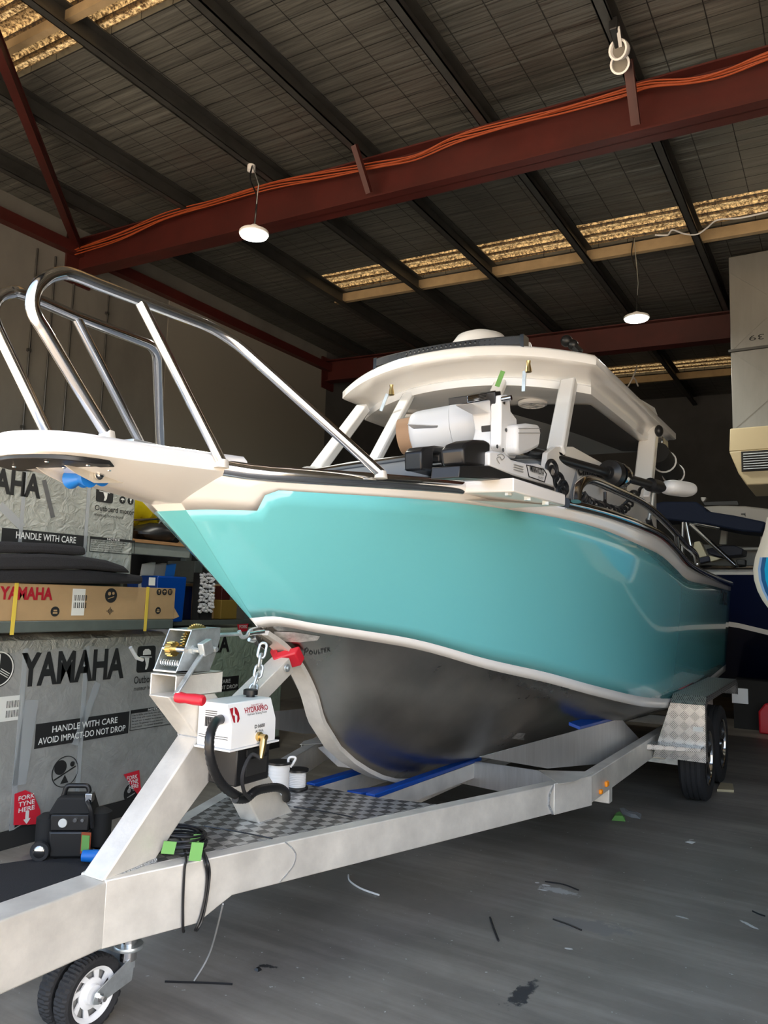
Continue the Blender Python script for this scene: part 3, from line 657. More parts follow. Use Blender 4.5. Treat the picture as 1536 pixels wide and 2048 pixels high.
# bow sprit
SP0 = 1.42
def spw(Y):
    if Y < SP0+0.17: return 0.215*math.sqrt(max(0.0, 1-((SP0+0.17-Y)/0.17)**2))
    return 0.215+0.10*((Y-SP0-0.17)/0.63)**1.5
def spz(Y): return 1.990+0.030*(Y-SP0)/0.7
rows = []
for i in range(26):
    Y = SP0+0.002+(0.78)*(i/25)**1.5; w_ = spw(Y); z = spz(Y); dep = 0.07+0.0*Y
    kz = z-0.075-0.115*max(0, (Y-1.5)/0.66)**1.1 if Y > 1.5 else z-0.075
    kw = w_*(0.85-0.6*max(0, min(1, (Y-1.5)/0.62)))
    r = [(-w_+0.02, z), (w_-0.02, z), (w_, z-0.02), (w_, z-0.068), (kw, kz), (-kw, kz), (-w_, z-0.068), (-w_, z-0.02)]
    rows.append([V((XC+a, Y, b)) for a, b in r])
part('bow_sprit', MB().rings(rows), 'white', boat, smooth=50, label='white rounded bow sprit')
# black wear pad under the sprit tip
pts = []
for i in range(13):
    th = math.pi*(i/12); pts.append((XC+0.20*math.cos(th), SP0+0.185-0.175*math.sin(th), spz(SP0)-0.088))
pts += [(XC-0.20, 1.66, 1.912), (XC-0.10, 1.83, 1.905), (XC+0.10, 1.83, 1.905), (XC+0.20, 1.66, 1.912)]
pd_ = part('wear_pad', MB().prism(pts, (0, 0, 0.018)), 'black', boat, 0.003, label='black wear pad')
m = MB()
for (a, y) in ((0.17, 1.60), (0.1, 1.50), (0.15, 1.70), (0.05, 1.60), (0.09, 1.79), (-0.1, 1.52)): m.lathe([(0.007, 0), (0.006, -0.003), (0.001, -0.004)], (XC+a, y, 1.900), (0, 0, 1), 8)
part('screw', m, 'chrome', pd_)
# anchor roller cheeks and rollers
for b in (0.075, -0.075):
    if b > 0: pl = [Q(*q, b) for q in [(108, 914), (118, 911), (175, 935), (265, 962), (285, 967), (222, 966), (190, 966), (150, 945)]]
    else: pl = [V((XC+b, p.y-0.0, p.z)) for p in [Q(*q, 0.075) for q in [(108, 914), (118, 911), (175, 935), (265, 962), (285, 967), (222, 966), (190, 966), (150, 945)]]]
    ck = part('roller_cheek', MB().prism(pl, (-0.006 if b > 0 else 0.006, 0, 0)), 'alu', boat, 0.001)
c = Q(197, 950, 0.08); part('roller_bolt', MB().lathe([(0.017, 0), (0.017, 0.006), (0.011, 0.008), (0.010, 0.018), (0.002, 0.02)], c, (1, 0, 0), 12), 'chrome', boat)
for (x, y) in ((160, 957), (185, 955)):
    c = Q(x, y, 0.0); part('bow_roller', MB().lathe([(0.034, -0.05), (0.032, -0.042), (0.020, -0.012), (0.018, 0), (0.020, 0.012), (0.032, 0.042), (0.034, 0.05)], c, (1, 0, 0), 24), 'bluebright', boat, label='blue bow roller')
# deck plate behind the roller
part('anchor_plate', MB().box(XC-0.07, XC+0.07, 1.86, 2.22, 2.035, 2.048), 'zinc', boat, 0.004)
# bow rails
def railset(s):
    def q(x, y, b): v = Q(x, y, b); return V((v.x-XC, v.y, v.z))
    F0 = q(214, 868, 0.155); K1 = q(448, 664, 0.25); FT = q(762, 947, 0.66)
    top = [q(70, 630, 0.165), q(65, 606, 0.165), q(71, 580, 0.165), q(88, 560, 0.165), q(112, 549, 0.165), q(142, 548, 0.165)]
    sp = spline([F0.lerp(top[0], 0.9)]+top+[top[-1].lerp(K1, 0.15)], 5)
    main = [F0]+sp+fillet([sp[-1].lerp(K1, 0.1), K1, FT], [0, 0.12, 0], 8)
    TL = top[-1]
    r = part('bow_rail', MB().tube([V((XC+s*p.x, p.y, p.z)) for p in main], 0.0215, 14), 'chrome', boat, label='polished looped bow rail')
    a = TL.lerp(K1, 0.40); b = q(444, 925, 0.30)
    part('stanchion', MB().tube([V((XC+s*p.x, p.y, p.z)) for p in (a, b)], 0.0195, 12), 'chrome', r)
    for f, q in ((F0, 0.03), (b, 0.028), (FT, 0.028)):
        part('weld_collar', MB().lathe([(q, -0.02), (q*0.8, 0.01)], V((XC+s*f.x, f.y, f.z)), (0, 0, 1), 12), 'alu', r)
    return FT
FT = railset(1)
def port_rail():
    def q(x, y, b): return Q(x, y, -b)
    sp = spline([q(-5, 660, 0.165), q(-14, 632, 0.165), q(-11, 606, 0.165), q(2, 592, 0.165), q(22, 586, 0.165), q(46, 588, 0.165), q(150, 632, 0.20)], 5)
    K1 = q(313, 694, 0.25); FT2 = q(323, 965, 0.62)
    main = [q(100, 878, 0.155)]+sp+fillet([sp[-1].lerp(K1, 0.1), K1, FT2], [0, 0.07, 0], 8)
    r = part('bow_rail', MB().tube(main, 0.0215, 14), 'chrome', boat, label='polished looped bow rail')
    part('stanchion', MB().tube([q(152, 634, 0.20), q(285, 895, 0.26)], 0.0195, 12), 'chrome', r)
port_rail()
# side handrails on the gunwale
hr = [(1152, 1003), (1156, 976), (1170, 961), (1190, 962), (1231, 980), (1280, 1003), (1313, 1028), (1345, 1060), (1371, 1090), (1389, 1106), (1394, 1122), (1394, 1140)]
hp = [Q(x, y, 1.10) for x, y in hr]
for s in (1, -1):
    pts = [V((XC+s*(p.x-XC), p.y, p.z)) for p in hp]
    h = part('side_handrail', MB().tube(spline(pts, 5), 0.026, 12), 'chrome_dark', boat, label='bent tube handrail on the gunwale')
    a, b = Q(1353, 1072, 1.10), Q(1357, 1106, 1.10); part('stanchion', MB().tube([V((XC+s*(q.x-XC), q.y, q.z)) for q in (a, b)], 0.02, 10), 'chrome_dark', h)
# ------------------------------------------------------------------ cabin
def barb(p0, p1, w_, h, m, name='pillar', up=(0, 0, 1), bev=0.012, par=None): return part(name, MB().bar(p0, p1, w_, h, up), m, par or boat, bev)
CB = lambda b, y, z: V((XC+b, y, z))
ZB = 2.36            # windscreen base
# cabin trunk: sloping front with a coaming
rows = []
for (y, z, w_) in ((3.15, 2.06, 0.70), (3.6, 2.18, 0.80), (4.15, 2.33, 0.85), (4.22, 2.345, 0.86), (4.5, 2.345, 0.88)):
    rows.append([CB(-w_-0.02, y, 1.95), CB(-w_, y, z-0.03), CB(-w_+0.06, y, z), CB(0, y, z+0.04), CB(w_-0.06, y, z), CB(w_, y, z-0.03), CB(w_+0.02, y, 1.95)])
part('cabin_trunk', MB().rings(rows), 'grey_deck', boat, smooth=50, label='grey sloping cabin front')
m = MB()
rows = []
for t in (-0.88, -0.5, 0, 0.5, 0.88):
    f = 1-(t/0.88)**2; y = 4.17-0.08*f; dz = 0.03*f; rows.append([CB(t, y, ZB-0.03+dz), CB(t, y, ZB+dz), CB(t, y+0.12, ZB+dz), CB(t, y+0.12, ZB-0.03+dz)])
part('windscreen_sill', MB().rings(rows), 'white', boat, 0.008)
part('sill_trim', MB().tube([CB(-0.86, 4.05, ZB-0.05), CB(-0.5, 3.99, ZB-0.04), CB(0, 3.96, ZB-0.02), CB(0.5, 3.99, ZB-0.04), CB(0.86, 4.05, ZB-0.05)], 0.018, 8), 'chrome_dark', boat)
# cabin side panels with the window opening above
side_px = [(1095, 905), (1112, 893), (1146, 893), (1212, 930), (1284, 960), (1300, 966), (1330, 1160), (1250, 1090), (1140, 1060), (1080, 1020)]
for s in (1, -1):
    pl = [Q(x, y, 0.88) for x, y in side_px]; pl = [V((XC+s*(p.x-XC), p.y, p.z)) for p in pl]
    sp = part('cabin_side', MB().prism(pl, (-s*0.03, 0, 0)), 'white', boat, 0.004)
# cabin name in script
p0 = Q(1155, 946, 0.885); p1 = Q(1254, 988, 0.885); d = p1-p0
lettering('name_decal', 'Customised Coastal', p0-V((0, 0, 0.01)), d.normalized(), V((0, -d.z, d.y)).normalized()*1, d.length, 0.085, 'text_black', sp if False else boat, bold=0.03, shear=0.45, th=0.004)
# pillars
for s in (1, -1):
    q = lambda v: V((XC+s*(v.x-XC), v.y, v.z))
    barb(q(CB(0.845, 4.22, 2.36)), q(CB(0.775, 4.68, 2.90)), 0.10, 0.07, 'white', up=(0, 0.8, -0.6))
    barb(q(CB(0.335, 4.14, 2.37)), q(CB(0.345, 4.60, 2.93)), 0.085, 0.05, 'white', up=(0, 0.8, -0.6))
    barb(q(Q(1284, 1000, 0.86)), q(Q(1300, 850, 0.86)), 0.10, 0.14, 'white', up=(1, 0, 0), name='rear_post')
# hardtop
def outline(wi, zo, fi=None, n=40):
    inset = wi if fi is None else fi; W_ = 0.955-wi; pts = []
    for k in range(n+1):
        t = -1+2*k/n; tt = abs(t); yf = 4.66-0.30*(1-tt**2.4)+inset*1.0
        pts.append((W_*t, yf, zo))
    yb = 7.25-wi
    for k in range(1, 9): t = k/8; pts.append((W_, 4.66+inset+(yb-4.66-inset)*t, zo))
    for k in range(1, 9): t = 1-2*k/8; pts.append((W_*t, yb, zo))
    for k in range(1, 8): t = 1-k/8; pts.append((-W_, 4.66+inset+(yb-4.66-inset)*t, zo))
    return [CB(b, y, z+0.085*(1-(b/0.955)**2)+0.012*(y-4.8)) for b, y, z in pts]
rings_ = [outline(0.30, 3.068), outline(0.10, 3.064), outline(0.015, 3.052), outline(0.0, 3.035), outline(0.0, 2.985), outline(0.015, 2.972), outline(0.05, 2.962, 0.07), outline(0.08, 2.935, 0.16), outline(0.095, 2.905, 0.22), outline(0.095, 2.89, 0.20), outline(0.085, 2.885, 0.185), outline(0.085, 2.835, 0.185), outline(0.11, 2.825, 0.24)]
part('hardtop', MB().rings(rings_, True, True), 'white', boat, smooth=50, label='white hardtop with curved visor')
part('headliner', MB().rings([[CB(b, y, 2.812+0.085*(1-(b/0.955)**2)+0.012*(y-4.8)) for b in [-0.8+1.6*k/12 for k in range(13)]] for y in (5.08, 5.8, 6.5, 7.05)], False, False), 'headliner', boat)
# header panel along each side of the roof
for s in (1, -1):
    pl = [Q(1172, 772, 0.82), Q(1182, 738, 0.82), Q(1310, 815, 0.82), Q(1330, 870, 0.82), Q(1296, 870, 0.82), Q(1283, 858, 0.82)]
    pl = [V((XC+s*(p.x-XC), p.y, p.z)) for p in pl]
    part('side_header', MB().prism(pl, (-s*0.05, 0, 0)), 'white', boat, 0.008)
# window latches and tape on the visor
def latch(x, y, b, x2, y2):
    c = P(x, y, Y=4.40); d2 = P(x2, y2, Y=4.40)
    l = part('window_latch', MB().bar(c, d2, 0.022, 0.01, (0, 1, 0)), 'zinc', boat)
    k = P(x+8, y-16, Y=4.36); part('knob', MB().lathe([(0.020, 0), (0.018, 0.02), (0.012, 0.05), (0.014, 0.07)], P(x+8, y+2, Y=4.36), k-P(x+8, y+2, Y=4.36), 12), 'brass', l)
latch(775, 788, 0, 762, 822); latch(1049, 742, 0, 1047, 783)
c = P(1000, 757, Y=4.37); t = MB().bar(P(1006, 742, Y=4.385), P(994, 773, Y=4.385), 0.032, 0.003, (0, 1, 0)); part('tape_strip', t, 'green_tape', boat, label='green tape strip')
# speakers under the roof
for b in (0.42, -0.55):
    c = CB(b, 4.99, 2.795+0.085*(1-(b/0.955)**2)); sp_ = part('speaker', MB().lathe([(0.10, 0.02), (0.10, 0), (0.085, -0.008), (0.08, 0)], c, (0, 0, 1), 28), 'plastic_white', boat)
    m = MB()
    for k in range(10):
        a = 2*math.pi*k/10; m.bar(c+V((0.02*math.cos(a), 0.02*math.sin(a), -0.006)), c+V((0.08*math.cos(a+0.3), 0.08*math.sin(a+0.3), -0.006)), 0.012, 0.004)
    part('grille', m, 'plastic_white', sp_); part('cone', MB().lathe([(0.08, 0.001), (0.001, 0.001)], c, (0, 0, 1), 20), 'black_matt', sp_)
# roof gear: light bar, radar dome, aerial base, rod rack
cen = []
for k in range(17):
    t = -1+2*k/16; cen.append((t*0.545, 4.46-0.06*(1-t*t), 3.110+0.006*(1-t*t)))
def lb(hw, d0, z0, z1): return [[CB(b, y+d0, z+z0), CB(b, y+d0, z+z1), CB(b, y+hw, z+z1), CB(b, y+hw, z+z0)] for b, y, z in cen]
bar_ = part('light_bar', MB().rings(lb(0.06, 0.0, 0.0, 0.068)), 'black', boat, 0.004, label='curved black LED light bar')
m = MB()
for i in range(3, 14):
    for f in (0, 0.5):
        b0, y0, z0 = cen[i]; b1, y1, z1 = cen[i+1]; b = b0+(b1-b0)*f; y = y0+(y1-y0)*f; z = z0+(z1-z0)*f
        for dz in (0.019, 0.048): m.lathe([(0.013, -0.006), (0.006, 0.004), (0.002, 0.004)], CB(b, y-0.003, z+dz), (0, -1, 0), 8)
part('led_optic', m, 'led', bar_)
for a, b in ((0, 4), (12, 16)):
    rr = [[CB(q[0], q[1]-0.006, q[2]+0.010), CB(q[0], q[1]-0.006, q[2]+0.058), CB(q[0], q[1]-0.001, q[2]+0.058), CB(q[0], q[1]-0.001, q[2]+0.010)] for q in cen[a:b+1]]
    part('lens_cover', MB().rings(rr), 'lens', bar_)
for q in (cen[0], cen[-1]): part('end_bracket', MB().box(XC+q[0]-0.012, XC+q[0]+0.012, q[1]-0.01, q[1]+0.08, q[2]-0.06, q[2]+0.07), 'chrome_dark', bar_)
c = CB(0.05, 4.92, 3.165); part('radar_dome', MB().lathe([(0.17, -0.03), (0.20, 0.0), (0.215, 0.10), (0.205, 0.165), (0.17, 0.215), (0.10, 0.245), (0.01, 0.252)], c, (0, 0, 1), 40), 'plastic_white', boat)
c = P(1053, 692, Y=5.0); part('aerial_base', MB().lathe([(0.035, -0.06), (0.035, 0.0), (0.03, 0.02), (0.005, 0.025)], c, (0, 0, 1), 16), 'plastic_white', boat)
c = P(1140, 690, Y=5.4); m = MB().tube([P(1128, 683, Y=5.4), P(1140, 684, Y=5.4), P(1160, 705, Y=5.4)], 0.03, 8); m.ball(P(1133, 682, Y=5.4), 0.045); m.ball(P(1146, 690, Y=5.4), 0.04); m.tube([P(1150, 690, Y=5.4), P(1163, 706, Y=5.4)], 0.006, 5)
part('rod_holder', m, 'black', boat)
# work light and rod tube behind the roof edge
part('work_light', MB().ball(Q(1318, 862, 0.95), 0.05, 0.7, 1, 1), 'black', boat)
rb = part('rod_rocket', MB().tube([Q(1316, 905, 0.9), Q(1352, 955, 0.9)], 0.09, 14), 'black_matt', boat)
ra_, rb_ = Q(1316, 905, 0.9), Q(1352, 955, 0.9); da_ = (rb_-ra_).normalized(); ea_ = da_.orthogonal().normalized(); eb_ = da_.cross(ea_)
for f in (0.35, 0.85): part('strap_ring', MB().tube([ra_.lerp(rb_, f)+(ea_*math.cos(2*math.pi*k/20)+eb_*math.sin(2*math.pi*k/20))*0.094 for k in range(20)], 0.009, 6, True), 'wire_white', rb)
m = MB(); pa_ = Q(1345, 960, 0.9)
for k in range(6): m.tube([pa_+V((0.0, 0.07*k, 0)), pa_+V((0.0, 0.07*k+0.05, 0))], 0.06, 10); m.tube([pa_+V((0, 0.07*k+0.045, 0)), pa_+V((0, 0.07*k+0.075, 0))], 0.05, 10)
part('rolled_clears', m, 'skin_seat', boat)
part('roof_hinge', MB().box(*(lambda p: (p.x-0.1, p.x+0.02, p.y-0.08, p.y+0.15, p.z-0.04, p.z+0.04))(Q(1325, 885, 0.92))), 'chrome_dark', boat, 0.01)
# inside: helm dash and seat back seen through the windows
part('dash', MB().box(XC-0.82, XC+0.82, 4.55, 4.8, 1.75, 2.30), 'skin_seat', boat, 0.03)
sb_ = MB().box(XC+0.1, XC+0.85, 6.7, 6.95, 1.25, 2.55); part('helm_seat', sb_, 'skin_seat', boat, 0.06, segs=3)
# hull maker's mark near the stern and yard pen note on the bottom
a = Q(1441, 1208, 1.163); b = Q(1454, 1212, 1.163); d = b-a
lettering('maker_badge', 'TABS', a, d.normalized(), (0, 0, 1), d.length, 0.14, 'text_black', boat, bold=0.02, th=0.004)

# pen note and ground patches on the bare bottom plate
from mathutils.bvhtree import BVHTree
bvh = BVHTree.FromPolygons(bot_near.v, bot_near.f)
def onbot(x, y, off=0.003):
    h, n, i, d = bvh.ray_cast(CAM, ray(x, y)); 
    if h is None: return None
    if n.dot(CAM-h) < 0: n = -n
    return h+n*off
strokes = [[(608, 1310), (611, 1298)], [(608, 1300), (614, 1296), (617, 1300), (611, 1305)], [(621, 1301), (618, 1306), (622, 1309), (626, 1305), (621, 1301)], [(628, 1301), (629, 1307), (632, 1308), (634, 1301)], [(637, 1300), (637, 1307), (641, 1306)],
           [(641, 1299), (647, 1297)], [(644, 1298), (644, 1306)], [(653, 1296), (648, 1298), (649, 1304), (653, 1303)], [(649, 1301), (652, 1300)], [(655, 1303), (655, 1296), (659, 1296), (656, 1299), (660, 1302)]]
m = MB()
for st in strokes:
    pts = [onbot(x, y) for x, y in st]
    if all(pts): m.tube(pts, 0.0016, 5)
if m.v: part('pen_note', m, 'text_black', boat)
for pxs in ([(548, 1262), (590, 1264), (640, 1272), (635, 1280), (600, 1284), (560, 1282), (550, 1275)], [(980, 1346), (988, 1339), (1002, 1337), (1004, 1341), (992, 1346), (984, 1353)], [(1022, 1476), (1036, 1465), (1052, 1466), (1046, 1473), (1049, 1480), (1034, 1478)]):
    pts = [onbot(x, y, 0.002) for x, y in pxs]
    if all(pts):
        c = sum(pts, V((0, 0, 0)))/len(pts); mm = MB(); mm.add(pts+[c], [[i, (i+1) % len(pts), len(pts)] for i in range(len(pts))]); part('bare_patch', mm, 'bare_patch', boat)
# ------------------------------------------------------------------ the trailer
trl = root('boat_trailer', 'welded aluminium tandem boat trailer under the teal boat', 'trailer', (XC, 4.5, 0))
A0, A1 = V((-2.195, 1.87, 0)), V((-1.300, 4.50, 0))
dA = (A1-A0).normalized(); nA = V((dA.y, -dA.x, 0)); LA = (A1-A0).length
def mx(p): return V((2*XC-p.x, p.y, p.z))
def both(nm, poly, vec, m, bev=0.004):
    for s in (0, 1):
        pl = [V(p) if not s else mx(V(p)) for p in poly]; v = V(vec) if not s else V((-vec[0], vec[1], vec[2]))
        part(nm, MB().prism(pl, v), m, trl, bev)
ZT, ZB_, ZD = 0.522, 0.372, 0.30
part('drawbar', MB().box(-2.325, -2.195, 0.55, 1.95, ZD, 0.516), 'alu', trl, 0.006)
sg = lambda s, z: A0+dA*s+V((0, 0, z))
both('side_rail', [sg(0, ZD), sg(0.35, ZD), sg(0.49, ZB_-0.004), sg(LA, ZB_), sg(LA, ZT), sg(0, ZT)], -nA*0.07, 'alu')
B0, B1 = A1, V((-1.300, 5.0, 0))
both('side_rail', [(-1.300, 4.49, ZB_), (-1.300, 9.1, ZB_), (-1.300, 9.1, ZT), (-1.300, 4.49, ZT)], (-0.07, 0, 0), 'alu')
both('fish_plate', [sg(LA-0.34, ZB_-0.008), sg(LA+0.005, ZB_-0.008), sg(LA+0.005, ZT+0.006), sg(LA-0.34, ZT+0.006)], nA*0.007, 'alu')
# weld beads
m = MB(); m.tube([sg(LA-0.345, ZT)+nA*0.003, sg(LA-0.38, ZT-0.05)+nA*0.003, sg(LA-0.385, ZB_+0.05)+nA*0.003, sg(LA-0.35, ZB_)+nA*0.003], 0.007, 6); part('weld_bead', m, 'alu_weld', trl)
m = MB(); m.tube(spline([sg(0.72, ZT), sg(0.77, ZT-0.05)+nA*0.001, sg(0.76, ZB_+0.05)+nA*0.001, sg(0.70, ZB_)], 5), 0.003, 6); part('weld_bead', m, 'alu_weld', trl)
m = MB(); m.tube([A0+V((0.0, 0.02, 0.30)), A0+V((0.0, 0.02, 0.518))], 0.004, 6); part('weld_bead', m, 'alu_weld', trl)
# tread plate deck between the rails
def inner(s): p = A0+dA*s-nA*0.065; return p
dk = [inner(0.05), inner(1.62)]; dk = [V((p.x, p.y, 0.512)) for p in dk]; dk = [dk[0], dk[1], V((-2.02, 3.36, 0.512)), V((2*XC+2.02, 3.36, 0.512)), mx(dk[1]), mx(dk[0])]
part('tread_deck', MB().prism(dk, (0, 0, 0.012)), 'tread', trl, label='tread plate deck')
# winch post: rear leg and upper arm in one plate work, brace from the drawbar
XP = XC+0.055
def W(x, y): return P(x, y, X=XP)
part('post', MB().prism([W(*q) for q in [(336, 1394), (428, 1382), (446, 1409), (516, 1500), (538, 1551), (587, 1626), (519, 1647), (457, 1520), (396, 1475)]], (-0.11, 0, 0)), 'alu', trl, 0.006)
part('post_brace', MB().prism([W(*q) for q in [(205, 1764), (397, 1474), (470, 1440), (445, 1528), (362, 1642), (312, 1718)]], (-0.11, 0, 0)), 'alu', trl, 0.006)
part('weld_bead', MB().tube([W(398, 1474), W(398, 1474)+V((-0.11, 0, 0))], 0.009, 6), 'alu_weld', trl)
part('weld_bead', MB().tube([W(519, 1648), W(588, 1627)], 0.008, 6), 'alu_weld', trl)
part('weld_bead', MB().tube([W(210, 1766), W(312, 1719)], 0.008, 6), 'alu_weld', trl)
# hollow head tube
a, b = W(350, 1351), W(441, 1341); c, d = W(441, 1388), W(346, 1393)
a.x = b.x = c.x = d.x = XP+0.01; ht = MB(); tw = 0.006; wd = 0.14
zt_, zb2 = (a.z+b.z)/2, (c.z+d.z)/2; y0_, y1_ = (a.y+d.y)/2, (b.y+c.y)/2
ht.box(XP+0.01-tw, XP+0.01, y0_, y1_, zb2, zt_); ht.box(XP+0.01-wd, XP+0.01-wd+tw, y0_, y1_, zb2, zt_)
ht.box(XP+0.01-wd, XP+0.01, y0_, y1_, zt_-tw, zt_); ht.box(XP+0.01-wd, XP+0.01, y0_, y1_, zb2, zb2+tw)
part('head_tube', ht, 'alu', trl, 0.002)
# hand winch
wr = part('winch_frame', MB().prism([W(*q) for q in [(384, 1260), (441, 1255), (440, 1277), (431, 1310), (419, 1342), (352, 1346)]], (-0.005, 0, 0)), 'zinc', trl, 0.001)
pl = [W(*q) for q in [(384, 1260), (384, 1262), (354, 1346), (351, 1346)]]
part('winch_frame', MB().prism([V((p.x-0.125, p.y, p.z)) for p in [W(*q) for q in [(384, 1260), (441, 1255), (440, 1277), (431, 1310), (419, 1342), (352, 1346)]]], (0.005, 0, 0)), 'zinc', trl, 0.001)
q0, q1, q2, q3 = W(384, 1260), W(441, 1255), W(419, 1342), W(352, 1346)
part('winch_frame', MB().prism([q0, q1, q1+V((0, 0, -0.005)), q0+V((0, 0, -0.005))], (-0.125, 0, 0)), 'zinc', trl)
part('winch_frame', MB().prism([q3, q2, q2+V((0, 0, 0.006)), q3+V((0, 0, 0.006))], (-0.125, 0, 0)), 'zinc', trl)
def gear(c, r, w_, n):
    pts = []
    for k in range(n*4):
        a = 2*math.pi*k/(n*4); q = r if k % 4 in (0, 1) else r*0.86; pts.append(V(c)+V((0, math.cos(a)*q, math.sin(a)*q)))
    return MB().prism(pts, (w_, 0, 0))
gc = W(410, 1290); part('gear', gear(V((XP-0.055, gc.y, gc.z)), 0.082, 0.012, 44), 'gold', trl)
gc = W(372, 1300); part('gear', gear(V((XP-0.09, gc.y, gc.z)), 0.030, 0.03, 16), 'gold', trl)
part('spool', MB().cyl(V((XP-0.12, gc.y, gc.z)), V((XP, gc.y, gc.z)), 0.012, 12), 'chrome_dark', trl)
gc = W(365, 1328); pts = [V((XP-0.115+0.11*k/60, gc.y+0.010*math.cos(k*0.9), gc.z+0.010*math.sin(k*0.9))) for k in range(61)]
part('spring', MB().tube(pts, 0.0035, 6), 'zinc', trl)
part('ratchet_lever', MB().tube([W(302, 1298)+V((-0.11, 0, 0)), W(318, 1320)+V((-0.12, 0, 0)), W(330, 1324)+V((-0.12, 0, 0))], 0.007, 8), 'zinc', trl)
for (x, y, r) in ((421, 1298, 0.020), (386, 1300, 0.018)):
    c = W(x, y); part('shaft_nut', MB().lathe([(r, 0), (r, 0.008), (r*0.6, 0.009), (r*0.5, 0.035), (0.002, 0.036)], c, (1, 0, 0), 6), 'zinc', trl)
ca, cb_ = W(400, 1296)+V((0.03, 0, 0)), P(352, 1388, X=XP+0.06)
cr_ = part('crank_arm', MB().bar(ca, cb_, 0.008, 0.038, (0, 0.6, 0.6)), 'zinc', trl, 0.002)
part('crank_bracket', MB().obox(ca+V((0, -0.03, -0.03)), (0.03, 0, 0), (0, 0.05, 0.02), (0, -0.02, 0.05)), 'zinc', cr_, 0.004)
h0 = P(352, 1394, X=XP+0.055); h1 = h0+V((0.125, 0.02, -0.004)); dh = h1-h0
part('crank_handle', MB().lathe([(0.010, 0), (0.019, 0.003), (0.021, 0.02), (0.018, 0.045), (0.021, 0.085), (0.020, 0.118), (0.014, 0.124), (0.002, 0.125)], h0, dh, 18), 'red', cr_, label='red plastic crank handle')
# bow stop arm with red V block
part('bow_stop_arm', MB().bar(P(486, 1408, X=XC+0.02), P(566, 1328, X=XC+0.02), 0.10, 0.075, (0, 0.5, 0.9)), 'alu', trl, 0.004)
vb = P(560, 1318, X=XC); 
for s, n_ in ((1, 1), (-1, -1)):
    pl = [V((XC, vb.y-0.05, vb.z)), V((XC+s*0.075, vb.y+0.015, vb.z+0.03)), V((XC+s*0.075, vb.y+0.065, vb.z-0.03)), V((XC, vb.y+0.015, vb.z-0.055))]
    part('bow_stop_block', MB().prism(pl, (0, 0.028, 0.034)), 'red', trl, 0.006, label='red V shaped bow stop block')
c = P(573, 1336, X=XC+0.075); part('stop_bolt', MB().lathe([(0.018, 0), (0.018, 0.008), (0.009, 0.009), (0.008, 0.016)], c, (1, 0, 0), 12), 'zinc', trl)
# safety chain from bow eye to post
def link(c, d, L, r, tw_):
    d = d.normalized(); a = d.orthogonal().normalized(); b = d.cross(a); sdv = a*math.cos(tw_)+b*math.sin(tw_); pts = []
    for k in range(20):
        t = 2*math.pi*k/20; x = math.cos(t); y = math.sin(t); pts.append(c+d*(L/2-0.016)*(1 if x > 0 else -1)*(1 if abs(x) > 0.01 else 0)+d*0.016*x+sdv*0.016*y)
    return MB().tube(pts, r, 8, True)
cpx = [(527, 1290), (522, 1312), (519, 1334), (515, 1352), (509, 1372), (501, 1392), (490, 1410)]
cp = [P(x, y, X=XC+0.075) for x, y in cpx]
for i in range(len(cp)-1):
    a, b = cp[i], cp[i+1]; part('chain_link', link((a+b)/2, b-a, (b-a).length+0.018, 0.0062, (i % 2)*math.pi/2+0.3), 'zinc', trl)
ey = P(527, 1272, X=XC+0.05); part('bow_eye', MB().prism([P(x, y, X=XC+0.012) for x, y in [(505, 1258), (530, 1252), (545, 1268), (545, 1288), (530, 1300), (518, 1290)]], (-0.024, 0, 0)), 'alu_bottom', trl, 0.002)
# winch strap, shackle and hook
s0, s1 = P(438, 1270, X=XC), P(478, 1268, X=XC); part('winch_rope', MB().tube([s0, s1], 0.008, 8), 'zinc', trl)
hk = [P(x, y, X=XC) for x, y in [(478, 1262), (484, 1274), (494, 1272), (500, 1262), (512, 1258), (520, 1266), (508, 1281), (498, 1279)]]
part('winch_hook', MB().tube(spline(hk, 5), 0.009, 8), 'zinc', trl)
part('shackle_pin', MB().cyl(P(498, 1268, X=XC+0.04), P(528, 1263, X=XC+0.06), 0.009, 10), 'chrome', trl)
# electric-hydraulic brake box on the post
XB = XC+0.235
def Bp(x, y): return P(x, y, X=XB)
cor = [Bp(461, 1408), Bp(547, 1397), Bp(555, 1436), Bp(551, 1477), Bp(462, 1503), Bp(466, 1456)]
yb0 = Bp(463, 1450).y; yb1 = Bp(552, 1440).y; zb0 = (Bp(462, 1502).z+Bp(551, 1478).z)/2; zb1 = (Bp(461, 1409).z+Bp(547, 1398).z)/2
zm_ = zb0+(zb1-zb0)*0.52
bx = MB(); sec = lambda y: [V((XB, y, zb0)), V((XB, y, zm_)), V((XB-0.03, y, zb1)), V((XC+0.06, y, zb1)), V((XC+0.06, y, zb0))]
bx.rings([sec(yb0), sec(yb1)]); bb_ = part('brake_box', bx, 'plastic_white', trl, 0.004, label='white hydraulic brake actuator box')
part('box_base', MB().box(XC+0.06, XB+0.008, yb0-0.012, yb1+0.015, zb0-0.006, zb0), 'plastic_white', bb_)
ly = yb1-yb0; up = V((-0.03, 0, zb1-zm_)).normalized(); of = V((XB, 0, zm_))
def onb(fy, fu): return V((XB, yb0+ly*fy, zm_))+up*fu*(zb1-zm_)
U1 = (0, 1, 0)
lettering('lettering', 'DEUTSCHE', onb(0.50, 0.72), U1, up, ly*0.26, 0.011, 'text_red', bb_, spacing=1.2)
lettering('lettering', 'HYDRAPRO', onb(0.34, 0.48), U1, up, ly*0.52, 0.022, 'text_red', bb_, bold=0.02)
lettering('lettering', 'Hydraulic Braking Power', onb(0.38, 0.32), U1, up, ly*0.44, 0.011, 'ink_grey', bb_)
